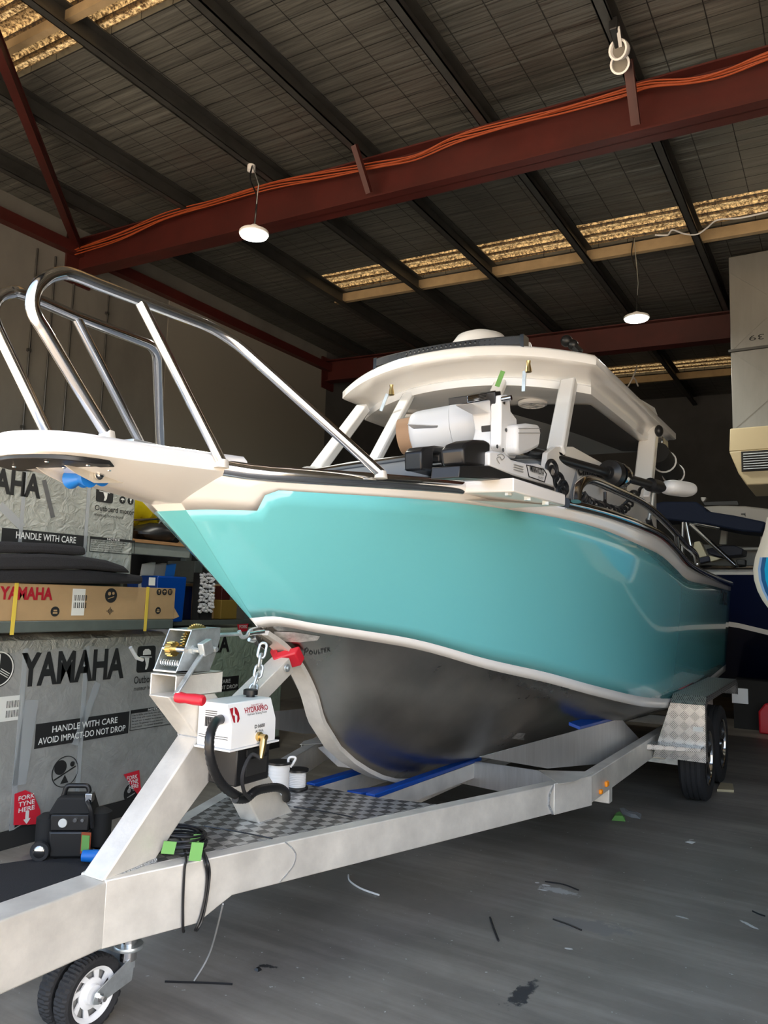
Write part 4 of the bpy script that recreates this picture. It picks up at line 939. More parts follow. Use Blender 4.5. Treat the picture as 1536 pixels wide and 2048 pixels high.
lettering('lettering', 'D1600', V((XB, yb0+ly*0.50, zb0+(zm_-zb0)*0.72)), U1, (0, 0, 1), ly*0.23, 0.014, 'text_black', bb_, bold=0.02)
lettering('lettering', 'ALPHA', V((XB, yb0+ly*0.52, zb0+(zm_-zb0)*0.52)), U1, (0, 0, 1), ly*0.18, 0.010, 'text_black', bb_)
m = MB(); c0 = onb(0.13, 0.5); n_ = V((zb1-zm_, 0, 0.03)).normalized()
def lp(a, b): return c0+V((0, 1, 0))*a+up*b+n_*0.002
m.add([lp(-0.004, 0.028), lp(-0.026, 0.026), lp(-0.020, -0.028), lp(-0.012, -0.03), lp(-0.006, -0.004), lp(-0.016, 0.0)], [[0, 1, 2, 3, 4, 5]])
m.add([lp(0.002, 0.03), lp(0.014, 0.024), lp(0.020, 0.005), lp(0.017, -0.018), lp(0.006, -0.03), lp(-0.002, -0.03), lp(0.008, -0.006), lp(-0.002, 0.004)], [[0, 1, 2, 3, 4, 5, 6, 7]])
part('logo', m, 'text_red', bb_)
m = MB()
for k in range(9): m.box(XC+0.10+k*0.005, XC+0.10+k*0.005+0.002+0.001*(k % 2), yb0-0.002, yb0, zb0+0.075, zb0+0.11)
part('barcode', m, 'text_black', bb_)
m = MB()
for k in range(5): m.box(XC+0.10, XC+0.16, yb0-0.002, yb0, zb1-0.035-k*0.008, zb1-0.032-k*0.008)
m.box(XC+0.07, XC+0.22, yb0-0.002, yb0, zb0+0.042, zb0+0.044); m.box(XC+0.07, XC+0.22, yb0-0.002, yb0, zb0+0.034, zb0+0.036)
part('fine_print', m, 'ink_grey', bb_)
c = V((XC+0.13, yb0+ly*0.84, zb1)); part('filler_cap', MB().lathe([(0.018, 0), (0.018, 0.008), (0.030, 0.009), (0.030, 0.028), (0.024, 0.031), (0.002, 0.031)], c, (0, 0, 1), 16), 'black', bb_)
c = V((XB, yb0+ly*0.60, zb0+(zm_-zb0)*0.33))
part('brass_fitting', MB().lathe([(0.018, 0), (0.018, 0.012), (0.012, 0.014), (0.012, 0.04), (0.002, 0.041)], c, (1, 0, 0), 12), 'brass', bb_)
f1 = c+V((0.03, 0, 0)); f2 = f1+V((0.012, -0.03, -0.075)); part('brass_fitting', MB().tube([f1, f1.lerp(f2, 0.3), f2], [0.012, 0.014, 0.010], 10), 'brass', bb_)
# hoses
hz = [P(x, y, X=XB+0.0+dx) for x, y, dx in [(447, 1438, -0.06), (430, 1445, -0.03), (419, 1480, 0.0), (424, 1530, 0.0), (445, 1570, -0.02), (475, 1592, -0.06), (490, 1597, -0.08)]]
hz2 = [P(x, y, X=XB+dx) for x, y, dx in [(470, 1597, -0.05), (492, 1597, -0.06), (510, 1583, -0.06), (530, 1577, -0.07), (555, 1575, -0.09), (570, 1583, -0.12), (573, 1598, -0.15)]]
sp1 = spline(hz, 10)
part('brake_hose', MB().tube([p for p in sp1], [0.017+0.0018*(i % 2) for i in range(len(sp1))], 12), 'black', bb_, label='black corrugated conduit')
sp2 = spline(hz2, 10); part('brake_hose', MB().tube(sp2, [0.017+0.0018*(i % 2) for i in range(len(sp2))], 12), 'black', bb_)
part('brake_hose', MB().tube(spline([f2, P(503, 1510, X=XB+0.02), P(486, 1545, X=XB+0.02), P(487, 1580, X=XB), P(500, 1598, X=XB-0.04)], 8), 0.0075, 8), 'rubber', bb_)
# battery box under it
yA_, yB_ = P(483, 1540, X=XB-0.03).y, P(538, 1530, X=XB-0.03).y; zl = P(500, 1567, X=XB-0.03).z
btb = part('battery_box', MB().box(XC+0.06, XB-0.03, yA_-0.03, yB_, zl, zb0-0.006), 'black', trl, 0.006, label='black battery box')
part('lid_panel', MB().box(XB-0.03, XB-0.024, yA_+0.02, yB_-0.02, zl+0.03, zb0-0.06), 'black_matt', btb, 0.003)
part('lid_panel', MB().box(XB-0.03, XB-0.022, yA_+0.02, yB_-0.02, zb0-0.05, zb0-0.02), 'black_matt', btb, 0.003)
# cradle plates between the rails and the keel
def both3(nm, pts, vec, m, bev=0.001, lab=None):
    for s in (0, 1):
        pl = [V(p) if not s else mx(V(p)) for p in pts]; v = V(vec) if not s else V((-vec[0], vec[1], vec[2])); part(nm, MB().prism(pl, v), m, trl, bev, label=lab)
def both_px(nm, pxs, p0, n, th, m, bev=0.001):
    pts = [PP(x, y, p0, V(n).normalized()) for x, y in pxs]
    for p in pts: p.z = max(p.z, 0.30)
    both3(nm, pts, th, m, bev)
both_px('cradle_plate', [(790, 1600), (954, 1523), (1077, 1541), (1118, 1569), (1080, 1600), (840, 1650)], (-2.05, 4.60, 0.5), (0.3, 0.69, 0), (0.003, 0.007, 0), 'alu_sheet')
both3('rail_gusset', [P(x, y, Z=0.524) for x, y in [(1077, 1541), (1187, 1545), (1150, 1564), (1118, 1569)]], (0, 0, 0.004), 'alu')
both_px('bunk_bearer', [(959, 1514), (1242, 1437), (1283, 1482), (1196, 1528), (1096, 1537)], (-1.43, 4.5, 0.5), (1, 0, 0), (-0.006, 0, 0), 'alu_sheet')
both3('bunk_pad', [P(x, y, X=-1.435)+V((dx, 0, dz)) for x, y, dx, dz in [(1160, 1460, 0, 0), (1242, 1437, 0, 0), (1242, 1437, 0, 0.02), (1160, 1460, 0, 0.02)]], (-0.07, 0, 0.02), 'blue', lab='blue poly bunk pad')
for y0 in (4.9, 6.55, 8.4):
    part('cross_member', MB().box(2*XC+1.30, -1.30, y0, y0+0.07, 0.29, 0.385), 'alu', trl, 0.004)
part('keel_beam', MB().box(XC-0.04, XC+0.04, 3.40, 8.9, 0.30, 0.385), 'alu', trl, 0.004)
for sx in (-2.075, 2*XC+2.075):
    part('keel_bearer', MB().bar((sx, 3.40, 0.455), (sx, 4.72, 0.43), 0.006, 0.09), 'alu', trl)
    part('keel_pad', MB().bar((sx-0.02, 3.40, 0.512), (sx-0.02, 4.72, 0.490), 0.055, 0.024), 'blue', trl, 0.004, label='blue poly keel pad')
part('keel_pad', MB().prism([(-2.235, 3.40, 0.50), (-2.15, 3.40, 0.50), (-2.15, 4.20, 0.40), (-2.235, 4.20, 0.40)], (0, 0, 0.02)), 'blue', trl, 0.004, label='blue poly keel pad')
# amber markers on the near rail
for (x, y, w_, h) in ((1211, 1567, 0.05, 0.032), (1199, 1583, 0.035, 0.026)):
    c = P(x, y, X=-1.30); mk = part('side_marker', MB().box(-1.30, -1.282, c.y-w_/2, c.y+w_/2, c.z-h/2, c.z+h/2), 'amber', trl, 0.006, label='amber side marker light')
# tread plate mudguards with front step
for s in (0, 1):
    f = (lambda p: V(p)) if not s else (lambda p: mx(V(p)))
    def gp(nm, pts, vec, m='tread_guard'):
        v = V(vec); v.x = v.x if not s else -v.x
        return part(nm, MB().prism([f(p) for p in pts], v), m, trl, 0.002)
    XI, XO = -1.165, -0.925
    G = [(6.10, 0.385), (6.10, 0.79), (6.20, 0.845), (7.90, 0.845), (8.00, 0.80), (8.02, 0.70)]
    gd = MB()
    for i in range(len(G)-1):
        (y0, z0), (y1, z1) = G[i], G[i+1]; gd.prism([f((XI-(0.13 if z0 < 0.7 and z1 < 0.8 else 0), y0, z0)), f((XO, y0, z0)), f((XO, y1, z1)), f((XI, y1, z1))], (0, 0.003, 0.003))
    part('mudguard', gd, 'tread_guard', trl, 0, label='tread plate mudguard')
    gp('mudguard_lip', [(XO, 6.10, 0.385), (XO, 6.10, 0.79), (XO, 6.20, 0.848), (XO, 7.90, 0.848), (XO, 8.00, 0.80), (XO, 8.02, 0.70), (XO, 7.99, 0.70), (XO, 7.97, 0.77), (XO, 7.88, 0.80), (XO, 6.24, 0.80), (XO, 6.17, 0.76), (XO, 6.17, 0.385)], (-0.003, 0, 0))
    gp('guard_step', [(-1.30, 5.93, 0.49), (-0.94, 5.99, 0.49), (-0.94, 6.10, 0.49), (-1.30, 6.10, 0.49)], (0, 0, 0.01))
    gp('guard_step', [(-1.30, 5.93, 0.46), (-0.94, 5.99, 0.475), (-0.94, 5.99, 0.50), (-1.30, 5.93, 0.50)], (0, 0.004, 0))
    if not s: part('compliance_label', MB().box(-1.01, -0.94, 6.094, 6.098, 0.60, 0.635), 'paper', trl)
    for yc in (6.66, 7.42):
        c = f((-1.075, yc, 0.325)); ax = V((1, 0, 0)) if not s else V((-1, 0, 0))
        ty = part('tyre', MB().lathe([(0.205, -0.085), (0.27, -0.098), (0.305, -0.09), (0.325, -0.07), (0.325, -0.045), (0.318, -0.042), (0.318, -0.034), (0.325, -0.031), (0.325, -0.006), (0.318, -0.003), (0.318, 0.003), (0.325, 0.006), (0.325, 0.031), (0.318, 0.034), (0.318, 0.042), (0.325, 0.045), (0.325, 0.07), (0.305, 0.09), (0.27, 0.098), (0.205, 0.085)], c, ax, 48, caps=False), 'rubber', trl)
        rm_ = MB().lathe([(0.205, 0.085), (0.21, 0.09), (0.20, 0.085), (0.19, 0.05), (0.19, -0.06), (0.205, -0.085)], c, ax, 40, caps=False)
        part('rim', rm_, 'chrome_dark', ty)
        sp = MB()
        for k in range(5):
            a = 2*math.pi*k/5+0.3; u_ = V((0, math.cos(a), math.sin(a))); sp.bar(c+ax*0.06, c+ax*0.07+u_*0.195, 0.05, 0.02, ax)
        part('spokes', sp, 'black', ty); part('hub', MB().lathe([(0.05, 0.05), (0.05, 0.085), (0.03, 0.095), (0.002, 0.096)], c, ax, 16), 'chrome_dark', ty)
both3('axle_beam', [(-2.0, 6.60, 0.25), (-1.18, 6.60, 0.25), (-1.18, 6.60, 0.32), (-2.0, 6.60, 0.32)], (0, 0.06, 0), 'zinc')
# jockey wheel, twin tyres on a fork
hc = P(178, 1985, Z=0.125); ax = V((1, 0, 0))
jk = [hc, hc+V((-0.085, 0, 0))]
for c in jk:
    prof = [(0.088, -0.026), (0.108, -0.032), (0.119, -0.029), (0.125, -0.018), (0.125, -0.002), (0.125, 0.002), (0.125, 0.018), (0.119, 0.029), (0.108, 0.032), (0.088, 0.026)]
    rr = []
    for k in range(112):
        a = 2*math.pi*k/112; row = []
        for i, (q, h) in enumerate(prof):
            ph = (k+(2 if i in (3, 6) else 0)) % 4
            if i in (2, 3, 4, 5, 6, 7) and ph == 0: q -= 0.006
            row.append(c+ax*h+V((0, math.cos(a)*q, math.sin(a)*q)))
        rr.append(row)
    ty = part('jockey_tyre', MB().rings(rr, False, False, True), 'rubber', trl, smooth=25)
    rm_ = MB(); NSEG = 64; R0, R1, R2 = 0.030, 0.075, 0.090
    # disc with eight tapering windows
    rr = []
    for k in range(8):
        a0 = 2*math.pi*k/8+0.2
        def pt(r, da, h): a = a0+da; return c+ax*h+V((0, math.cos(a)*r, math.sin(a)*r))
        rm_.prism([pt(0.018, -0.39, 0.018), pt(0.018, 0.39, 0.018), pt(0.050, 0.36, 0.012), pt(0.050, -0.36, 0.012)], ax*-0.006)
        rm_.prism([pt(0.050, 0.02, 0.012), pt(0.050, 0.36, 0.012), pt(0.075, 0.39+0.14, 0.014), pt(0.075, 0.39-0.16, 0.014)], ax*-0.006)
        rm_.prism([pt(0.050, -0.36, 0.012), pt(0.050, 0.02, 0.012), pt(0.075, -0.39+0.15, 0.014), pt(0.075, -0.39-0.14, 0.014)], ax*-0.006) if False else None
    rm_.lathe([(0.074, 0.014), (0.082, 0.024), (0.090, 0.026), (0.090, 0.020), (0.080, 0.012), (0.074, 0.008)], c, ax, 48, caps=False)
    rm_.lathe([(0.050, 0.006), (0.050, 0.012), (0.034, 0.016), (0.030, 0.028), (0.004, 0.028)], c, ax, 32)
    part('jockey_rim', rm_, 'plastic_white', ty, label='white wheel rim with tapering windows')
    part('rim_back', MB().lathe([(0.089, -0.01), (0.004, -0.008)], c, ax, 32), 'skin_seat', ty)
pv = hc+V((-0.035, 0.135, 0.06)); fx = hc.x+0.048
fk = [V((fx, hc.y-0.025, 0.110)), V((fx, hc.y-0.018, 0.142)), V((fx, hc.y+0.135, 0.205)), V((fx, hc.y+0.150, 0.205)), V((fx, hc.y+0.140, 0.125)), V((fx, hc.y, 0.100))]
part('jockey_fork', MB().prism(fk, (0.005, 0, 0)), 'zinc', trl, 0.001)
part('jockey_fork', MB().prism([p+V((-0.195, 0, 0)) for p in fk], (0.005, 0, 0)), 'zinc', trl, 0.001)
part('jockey_fork', MB().box(fx-0.19, fx+0.005, hc.y+0.125, hc.y+0.150, 0.165, 0.205), 'zinc', trl)
part('axle_bolt', MB().lathe([(0.014, 0), (0.014, 0.010), (0.009, 0.011), (0.009, 0.030), (0.002, 0.031)], V((fx+0.004, hc.y, 0.125)), ax, 6), 'chrome', trl)
pc = V((XC, hc.y+0.14, 0))
part('jockey_stem', MB().cyl(pc+V((0, 0, 0.19)), pc+V((0, 0, 0.34)), 0.030, 20), 'chrome', trl)
part('jockey_flange', MB().lathe([(0.05, 0.228), (0.052, 0.232), (0.052, 0.238), (0.05, 0.242), (0.03, 0.242)], pc, (0, 0, 1), 28), 'zinc', trl)
# ------------------------------------------------------------------ goods stacked along the left wall
XF = -4.22
UY, UZ = (0, 1, 0), (0, 0, 1)
def LP(x, y, X): return P(x, y, X=X)
def flat(pts, X, th=0.002): return MB().prism([LP(x, y, X) for x, y in pts], (th, 0, 0))
def ltxt(parent, s, x0, yb, x1, yt, X, m='text_black', **k):      # x0,yb lower left pixel; x1 right pixel; yt top pixel above x0
    o = LP(x0, yb, X); o2 = LP(x1, yb, X); h = LP(x0, yt, X).z-o.z
    k.setdefault('th', 0.003)
    return lettering('lettering', s, o, UY, UZ, o2.y-o.y, h, m, parent, **k)
def yz_quad(parent, nm, y0, z0, y1, z1, X, m, th=0.002): return part(nm, MB().box(X, X+th, y0, y1, z0, z1), m, parent)
def motor_icon(parent, cy, cz, w, h, X):
    r = []
    for (sx, sz) in ((1, 1), (-1, 1), (-1, -1), (1, -1)):
        for k in range(4):
            a = {(1, 1): 0, (-1, 1): 90, (-1, -1): 180, (1, -1): 270}[(sx, sz)]+30*k; a = math.radians(a); q = w*0.12
            r.append((X, cy+sx*(w/2-q)+q*math.cos(a), cz+sz*(h/2-q)+q*math.sin(a)))
    ic = part('icon_panel', MB().prism(r, (0.002, 0, 0)), 'text_black', parent)
    m = MB(); X2 = X+0.002
    cowl = [(-0.20, 0.16), (-0.20, 0.30), (-0.10, 0.38), (0.10, 0.38), (0.22, 0.30), (0.24, 0.16)]
    m.prism([(X2, cy+a*w, cz+b*h) for a, b in cowl], (0.001, 0, 0))
    m.prism([(X2, cy+a*w, cz+b*h) for a, b in [(-0.34, 0.12), (0.30, 0.08), (0.30, 0.05), (-0.34, 0.08)]], (0.001, 0, 0))
    m.prism([(X2, cy+a*w, cz+b*h) for a, b in [(-0.10, 0.06), (0.16, 0.04), (0.12, -0.28), (0.05, -0.40), (-0.04, -0.40), (0.0, -0.20)]], (0.001, 0, 0))
    part('motor_pictogram', m, 'paper', ic)
def round_sign(parent, cy, cz, r, X, kind, lum='paper'):
    d = part('round_symbol', MB().disc((X, cy, cz), r, (1, 0, 0), 0.0015), 'text_black', parent); m = MB(); X2 = X+0.0015
    if kind == 'up':
        for s in (-0.35, 0.25): m.box(X2, X2+0.001, cy+s*r-0.05*r, cy+s*r+0.12*r, cz-0.5*r, cz+0.3*r); m.prism([(X2, cy+s*r-0.2*r, cz+0.3*r), (X2, cy+s*r+0.27*r, cz+0.3*r), (X2, cy+s*r+0.03*r, cz+0.65*r)], (0.001, 0, 0))
    elif kind == 'umb':
        m.prism([(X2, cy+r*0.6*math.cos(math.pi*k/8), cz+r*0.45*math.sin(math.pi*k/8)) for k in range(9)], (0.001, 0, 0)); m.box(X2, X2+0.001, cy-0.05*r, cy+0.05*r, cz-0.5*r, cz)
    elif kind == 'glass':
        m.prism([(X2, cy+a*r, cz+b*r) for a, b in [(-0.35, 0.6), (0.35, 0.6), (0.2, 0.0), (0.06, -0.1), (0.06, -0.45), (0.3, -0.55), (-0.3, -0.55), (-0.06, -0.45), (-0.06, -0.1), (-0.2, 0)]], (0.001, 0, 0))
    elif kind == 'stack':
        m.box(X2, X2+0.001, cy-0.5*r, cy+0.5*r, cz-0.45*r, cz-0.1*r); m.box(X2, X2+0.001, cy-0.4*r, cy+0.4*r, cz+0.05*r, cz+0.35*r)
    elif kind == 'tilt':
        m.disc((X2, cy-0.3*r, cz+0.25*r), 0.25*r, (1, 0, 0), 0.001, 12); m.disc((X2, cy+0.35*r, cz+0.3*r), 0.2*r, (1, 0, 0), 0.001, 12); m.prism([(X2, cy-0.5*r, cz-0.4*r), (X2, cy+0.5*r, cz-0.1*r), (X2, cy+0.5*r, cz-0.2*r), (X2, cy-0.5*r, cz-0.5*r)], (0.001, 0, 0))
    part('pictogram', m, lum, d)
def fork_tag(parent, pts, X, txt=True, bend=0.0):
    p = [LP(x, y, X) for x, y in pts]; t = part('fork_tag', MB().prism(p, (0.003, 0, 0)), 'redtag', parent, label='red fork tyne tag')
    return t
def notice(parent, y0, z0, y1, z1, X):
    h = z1-z0; m = MB(); m.box(X, X+0.0015, y0, y1, z1-h*0.17, z1); 
    for (a, b, c, d) in ((y0, y1, z0, z0+0.004), (y0, y0+0.004, z0, z1), (y1-0.004, y1, z0, z1)): m.box(X, X+0.0015, a, b, c, d)
    n = part('notice_panel', m, 'text_black', parent)
    lettering('lettering', 'NOTICE', (X+0.001, y0+(y1-y0)*0.36, z1-h*0.145), UY, UZ, (y1-y0)*0.28, h*0.12, 'text_white', n, bold=0.02)
    for k, s in enumerate(['Use forklifts with forks that are at least', 'Only stack with crates of the same size.', 'Be sure unit is stacked securely per bol', 'torques 70 securely on unit below it.', 'Stack Limit - 2 vertical (handling)']):
        lettering('lettering', s, (X+0.001, y0+0.012, z1-h*(0.31+0.145*k)), UY, UZ, (y1-y0)*(0.72 if k else 0.76)*(1-0.06*(k > 2)), h*0.085, 'text_black', n, bold=0.01)
# --- lower crate
cr1 = root('outboard_crate', 'large film wrapped outboard motor crate on the floor, lower left', 'crate', (-4.8, 3.2, 0), 'film wrapped outboard crates')
Y1R = LP(358, 1450, XF).y
part('crate_box', MB().box(-5.45, XF, 2.15, Y1R, 0.10, 1.195), 'wrap_lower', cr1, 0.01)
rows = []
for i in range(25):
    y = 2.13+(Y1R+0.02-2.13)*i/24; w_ = 0.012*math.sin(i*1.9)+0.010*math.sin(i*0.7)
    rows.append([V((XF+0.004, y, 1.13+0.02*math.sin(i*2.3))), V((XF+0.008, y, 1.19)), V((XF-0.03, y, 1.215+w_*0.5)), V((-4.7, y, 1.225+w_)), V((-5.45, y, 1.215))])
part('film_cover', MB().rings(rows, False, False), 'wrap_top', cr1)
part('skid_base', MB().box(-5.45, XF+0.005, 2.15, Y1R, 0.0, 0.10), 'black_matt', cr1)
for (x, y0, y1) in ((176, 1282, 1600), (52, 1300, 1580)):
    a = LP(x, y0, XF+0.005); part('clear_strap', MB().box(XF+0.001, XF+0.004, a.y-0.016, a.y+0.016, 0.10, 1.19), 'plasticbag', cr1)
for (x0, y0, x1, y1, w_) in ((196, 1365, 150, 1490, 0.05), (64, 1400, 38, 1570, 0.09)):
    a, b = LP(x0, y0, XF+0.003), LP(x1, y1, XF+0.003); part('film_fold', MB().bar(a, b, 0.002, w_, (0, 1, 0.3)), 'plasticbag', cr1)
ltxt(cr1, 'YAMAHA', 38, 1375, 245, 1306, XF+0.001, bold=0.035)
# ring emblem at the edge of the frame
em = LP(-6, 1338, XF+0.001); dk_ = part('emblem', MB().disc(em, 0.108, (1, 0, 0), 0.001), 'text_black', cr1)
part('emblem_ring', MB().tube([em+V((0.002, math.cos(2*math.pi*k/32)*0.098, math.sin(2*math.pi*k/32)*0.098)) for k in range(32)], 0.004, 4, True), 'paper', dk_)
m = MB()
for k in range(3):
    a = math.pi/2+2*math.pi*k/3
    for o_ in (-0.012, 0, 0.012): m.bar(em+V((0.002, math.cos(a)*0.02-math.sin(a)*o_, math.sin(a)*0.02+math.cos(a)*o_)), em+V((0.002, math.cos(a)*0.085-math.sin(a)*o_, math.sin(a)*0.085+math.cos(a)*o_)), 0.002, 0.004, (0, -math.sin(a), math.cos(a)))
part('tuning_forks', m, 'paper', dk_)
a, b = LP(292, 1318, XF), LP(272, 1345, XF); t_ = LP(272, 1292, XF)
motor_icon(cr1, a.y, a.z, (a.y-b.y)*2, t_.z-b.z, XF+0.001)
ltxt(cr1, 'Outboard motor', 267, 1368, 345, 1353, XF+0.001, bold=0.01); ltxt(cr1, 'moteur hors-bord', 267, 1382, 325, 1373, XF+0.001)
a, b = LP(68, 1498, XF), LP(256, 1460, XF); zt = LP(68, 1449, XF).z; z0 = a.z
bn = yz_quad(cr1, 'handling_band', a.y, z0, b.y, zt, XF+0.001, 'text_black'); hh = zt-z0; ww = b.y-a.y
lettering('lettering', 'HANDLE WITH CARE', (XF+0.003, a.y+ww*0.16, z0+hh*0.56), UY, UZ, ww*0.70, hh*0.27, 'text_white', bn, bold=0.012)
lettering('lettering', 'AVOID IMPACT-DO NOT DROP', (XF+0.003, a.y+ww*0.03, z0+hh*0.14), UY, UZ, ww*0.93, hh*0.27, 'text_white', bn, bold=0.012)
a2 = LP(259, 1462, XF); b2 = LP(350, 1444, XF); notice(cr1, a2.y, a2.z, b2.y, LP(259, 1421, XF).z, XF+0.001)
c = LP(130, 1543, XF+0.001); rr = 0.092
part('balance_symbol', MB().tube([c+V((0.001, math.cos(2*math.pi*k/40)*rr, math.sin(2*math.pi*k/40)*rr)) for k in range(40)], 0.003, 4, True), 'text_black', cr1)
m = MB(); m.disc(c+V((0, -0.035, 0.030)), 0.044, (1, 0, 0)); m.disc(c+V((0, 0.050, 0.038)), 0.016, (1, 0, 0)); m.bar(c+V((0, -0.075, -0.04)), c+V((0, 0.075, 0.02)), 0.003, 0.008, (0, -0.4, 1)); m.prism([c+V((0, -0.028, -0.07)), c+V((0, 0.028, -0.07)), c+V((0, 0, -0.02))], (0.002, 0, 0))
part('balance_pictogram', m, 'text_black', cr1)
a = LP(-30, 1448, XF+0.001); b = LP(41, 1448, XF+0.001); zt = LP(0, 1394, XF).z; lb_ = yz_quad(cr1, 'shipping_label', a.y, a.z, b.y, zt, XF+0.001, 'paper')
m = MB()
for r_ in range(2):
    for k in range(26):
        if (k*7) % 5 < 3: m.box(XF+0.003, XF+0.004, b.y-0.10+k*0.0034, b.y-0.10+k*0.0034+0.0018, a.z+0.02+r_*0.055, a.z+0.06+r_*0.055)
part('barcode', m, 'text_black', lb_)
for (pts, dx, full) in (([(27, 1650), (29, 1588), (50, 1580), (66, 1587), (80, 1620), (82, 1648)], 0.012, True), ([(247, 1549), (278, 1540), (281, 1575), (286, 1597), (276, 1590), (262, 1572)], 0.02, False)):
    t = fork_tag(cr1, pts, XF+dx)
    if full:
        for k, s in enumerate(('FORK', 'TYNE', 'HERE')): ltxt(t, s, 36, 1602+k*12, 68, 1593+k*12, XF+dx+0.003, 'text_white', bold=0.02)
        c = LP(54, 1634, XF+dx+0.004); m = MB(); m.box(c.x, c.x+0.001, c.y-0.011, c.y+0.011, c.z-0.01, c.z+0.035); m.prism([(c.x, c.y-0.024, c.z-0.01), (c.x, c.y+0.024, c.z-0.01), (c.x, c.y, c.z-0.04)], (0.001, 0, 0)); part('arrow', m, 'text_white', t)
    else:
        for k, s in enumerate(('FORK', 'TYNE', 'HERE')): ltxt(t, s, 253+k*2, 1561+k*9, 274+k*1, 1553+k*9, XF+dx+0.003, 'text_white', bold=0.02)
for (x, y) in ((38, 1645), (262, 1585)):
    c = LP(x, y, XF+0.001); round_sign(cr1, c.y, c.z, 0.062, XF+0.001, 'tilt', 'skin_seat')
# --- greenish crate behind the winch post
X2 = -4.9
cr2 = root('outboard_crate', 'greenish film wrapped outboard crate behind the winch post', 'crate', (-5.4, 5.5, 0), 'film wrapped outboard crates')
y0, y1 = LP(372, 1300, X2).y, LP(567, 1300, X2).y
part('crate_box', MB().box(-6.0, X2, y0, y1, 0.10, 1.19), 'wrap_green', cr2, 0.02); part('skid_base', MB().box(-6.0, X2, y0, y1, 0, 0.10), 'black_matt', cr2)
def l2(*a, **k): return ltxt(cr2, *a, **k)
l2('YAMAHA', 330, 1312, 458, 1276, X2+0.001, bold=0.035)
a, b = LP(345, 1392, X2), LP(476, 1379, X2); bn = yz_quad(cr2, 'handling_band', a.y, b.z, b.y, LP(476, 1351, X2).z, X2+0.001, 'text_black'); ww = b.y-a.y; hh = LP(476, 1351, X2).z-b.z
lettering('lettering', 'HANDLE WITH CARE', (X2+0.003, a.y+ww*0.16, b.z+hh*0.56), UY, UZ, ww*0.70, hh*0.27, 'text_white', bn, bold=0.012)
lettering('lettering', 'AVOID IMPACT-DO NOT DROP', (X2+0.003, a.y+ww*0.03, b.z+hh*0.14), UY, UZ, ww*0.95, hh*0.27, 'text_white', bn, bold=0.012)
t = part('fork_tag', flat([(474, 1249), (497, 1247), (494, 1262), (478, 1264)], X2+0.01), 'redtag', cr2); ltxt(t, 'FORK', 478, 1257, 494, 1250, X2+0.013, 'text_white', bold=0.02)
# --- pallet racking that carries the rest
rk = root('pallet_rack', 'green grey steel pallet racking along the left wall holding boxes', 'rack', (-4.9, 4.2, 0))
for (x, X) in ((505, -5.0),):
    y = LP(x, 1150, X).y
    for xx in (X, X-0.9): part('upright', MB().box(xx-0.05, xx+0.03, y-0.04, y+0.04, 0, 2.6), 'rackgreen', rk, 0.004)
part('upright', MB().box(-4.5, -4.42, 1.65, 1.73, 0, 2.6), 'rackgreen', rk, 0.004)
yr = LP(352, 1150, -4.68).y
part('beam', MB().box(-4.45, -4.36, 1.7, 3.7, 1.44, 1.555), 'rackgreen', rk, 0.004)
part('beam', MB().box(-4.16, -4.08, 1.7, LP(343, 1240, -4.1).y, 1.245, 1.312), 'rackgreen', rk, 0.006)
a, b = LP(268, 1112, -4.66), LP(374, 1085, -4.66)
part('beam', MB().box(-4.70, -4.64, 3.72, b.y+0.02, LP(320, 1112, -4.64).z, LP(320, 1087, -4.64).z), 'racklight', rk, 0.004, label='pale grey rack beam')
zsh = LP(320, 1083, -4.64).z
part('shelf_board', MB().box(-5.5, -4.62, 3.72, b.y+0.02, zsh-0.025, zsh+0.0), 'ply', rk, 0.002, label='orange brown shelf board')
a, b = LP(345, 1250, -4.95), LP(503, 1244, -4.95); zgb = LP(420, 1240, -4.95).z
part('beam', MB().box(-5.0, -4.94, a.y, b.y, LP(420, 1250, -4.95).z, zgb), 'rackgreen', rk, 0.004)
part('shelf_board', MB().box(-5.9, -4.95, 4.22, b.y, zgb-0.03, zgb-0.002), 'black_matt', rk)
m = MB()
for k in range(26):
    y = 2.35+k*0.065; m.box(-4.62, -4.60, y, y+0.006, 1.24, 1.40)
part('wire_deck', m, 'racklight', rk); part('back_panel', MB().box(-4.68, -4.66, 2.5, 4.1, 1.235, 1.42), 'carddark', rk)
part('rack_back', MB().box(-6.0, -5.95, 3.2, 6.3, 1.2, 2.5), 'black_matt', rk)
# --- long carton strapped with yellow band
XB2 = -4.09
cb = root('long_carton', 'long brown cardboard carton with red lettering and yellow straps', 'carton', (-4.25, 3.2, 1.312))
yR = LP(350, 1200, XB2).y; zt = LP(175, 1171, XB2).z
part('carton', MB().box(-4.34, XB2, 2.1, yR, 1.312, zt), 'card', cb, 0.004)
part('open_flap', MB().prism([(XB2, yR, 1.315), (XB2, yR+0.05, 1.33), (XB2-0.01, yR, 1.40)], (-0.2, 0, 0)), 'card', cb)
ltxt(cb, 'YAMAHA', -2, 1199, 104, 1172, XB2+0.001, 'text_red', bold=0.04)
a, b = LP(142, 1231, XB2+0.001), LP(171, 1178, XB2+0.001); lb_ = yz_quad(cb, 'shipping_label', a.y, a.z, b.y, b.z, XB2+0.001, 'paper'); m = MB()
for r_ in range(2):
    for k in range(22):
        if (k*5) % 7 < 4: m.box(XB2+0.003, XB2+0.004, a.y+0.012+k*0.0042, a.y+0.012+k*0.0042+0.0024, a.z+0.045+r_*0.046, a.z+0.08+r_*0.046)
part('barcode', m, 'text_black', lb_)
for (x, y, r, k) in ((222, 1191, 0.047, 'tilt'), (110, 1223, 0.03, 'stack'), (316, 1221, 0.024, 'stack'), (318, 1184, 0.022, 'glass'), (329, 1184, 0.022, 'umb'), (340, 1184, 0.022, 'up')):
    c = LP(x, y, XB2+0.001); round_sign(cb, c.y, c.z, r, XB2+0.001, k, 'card')
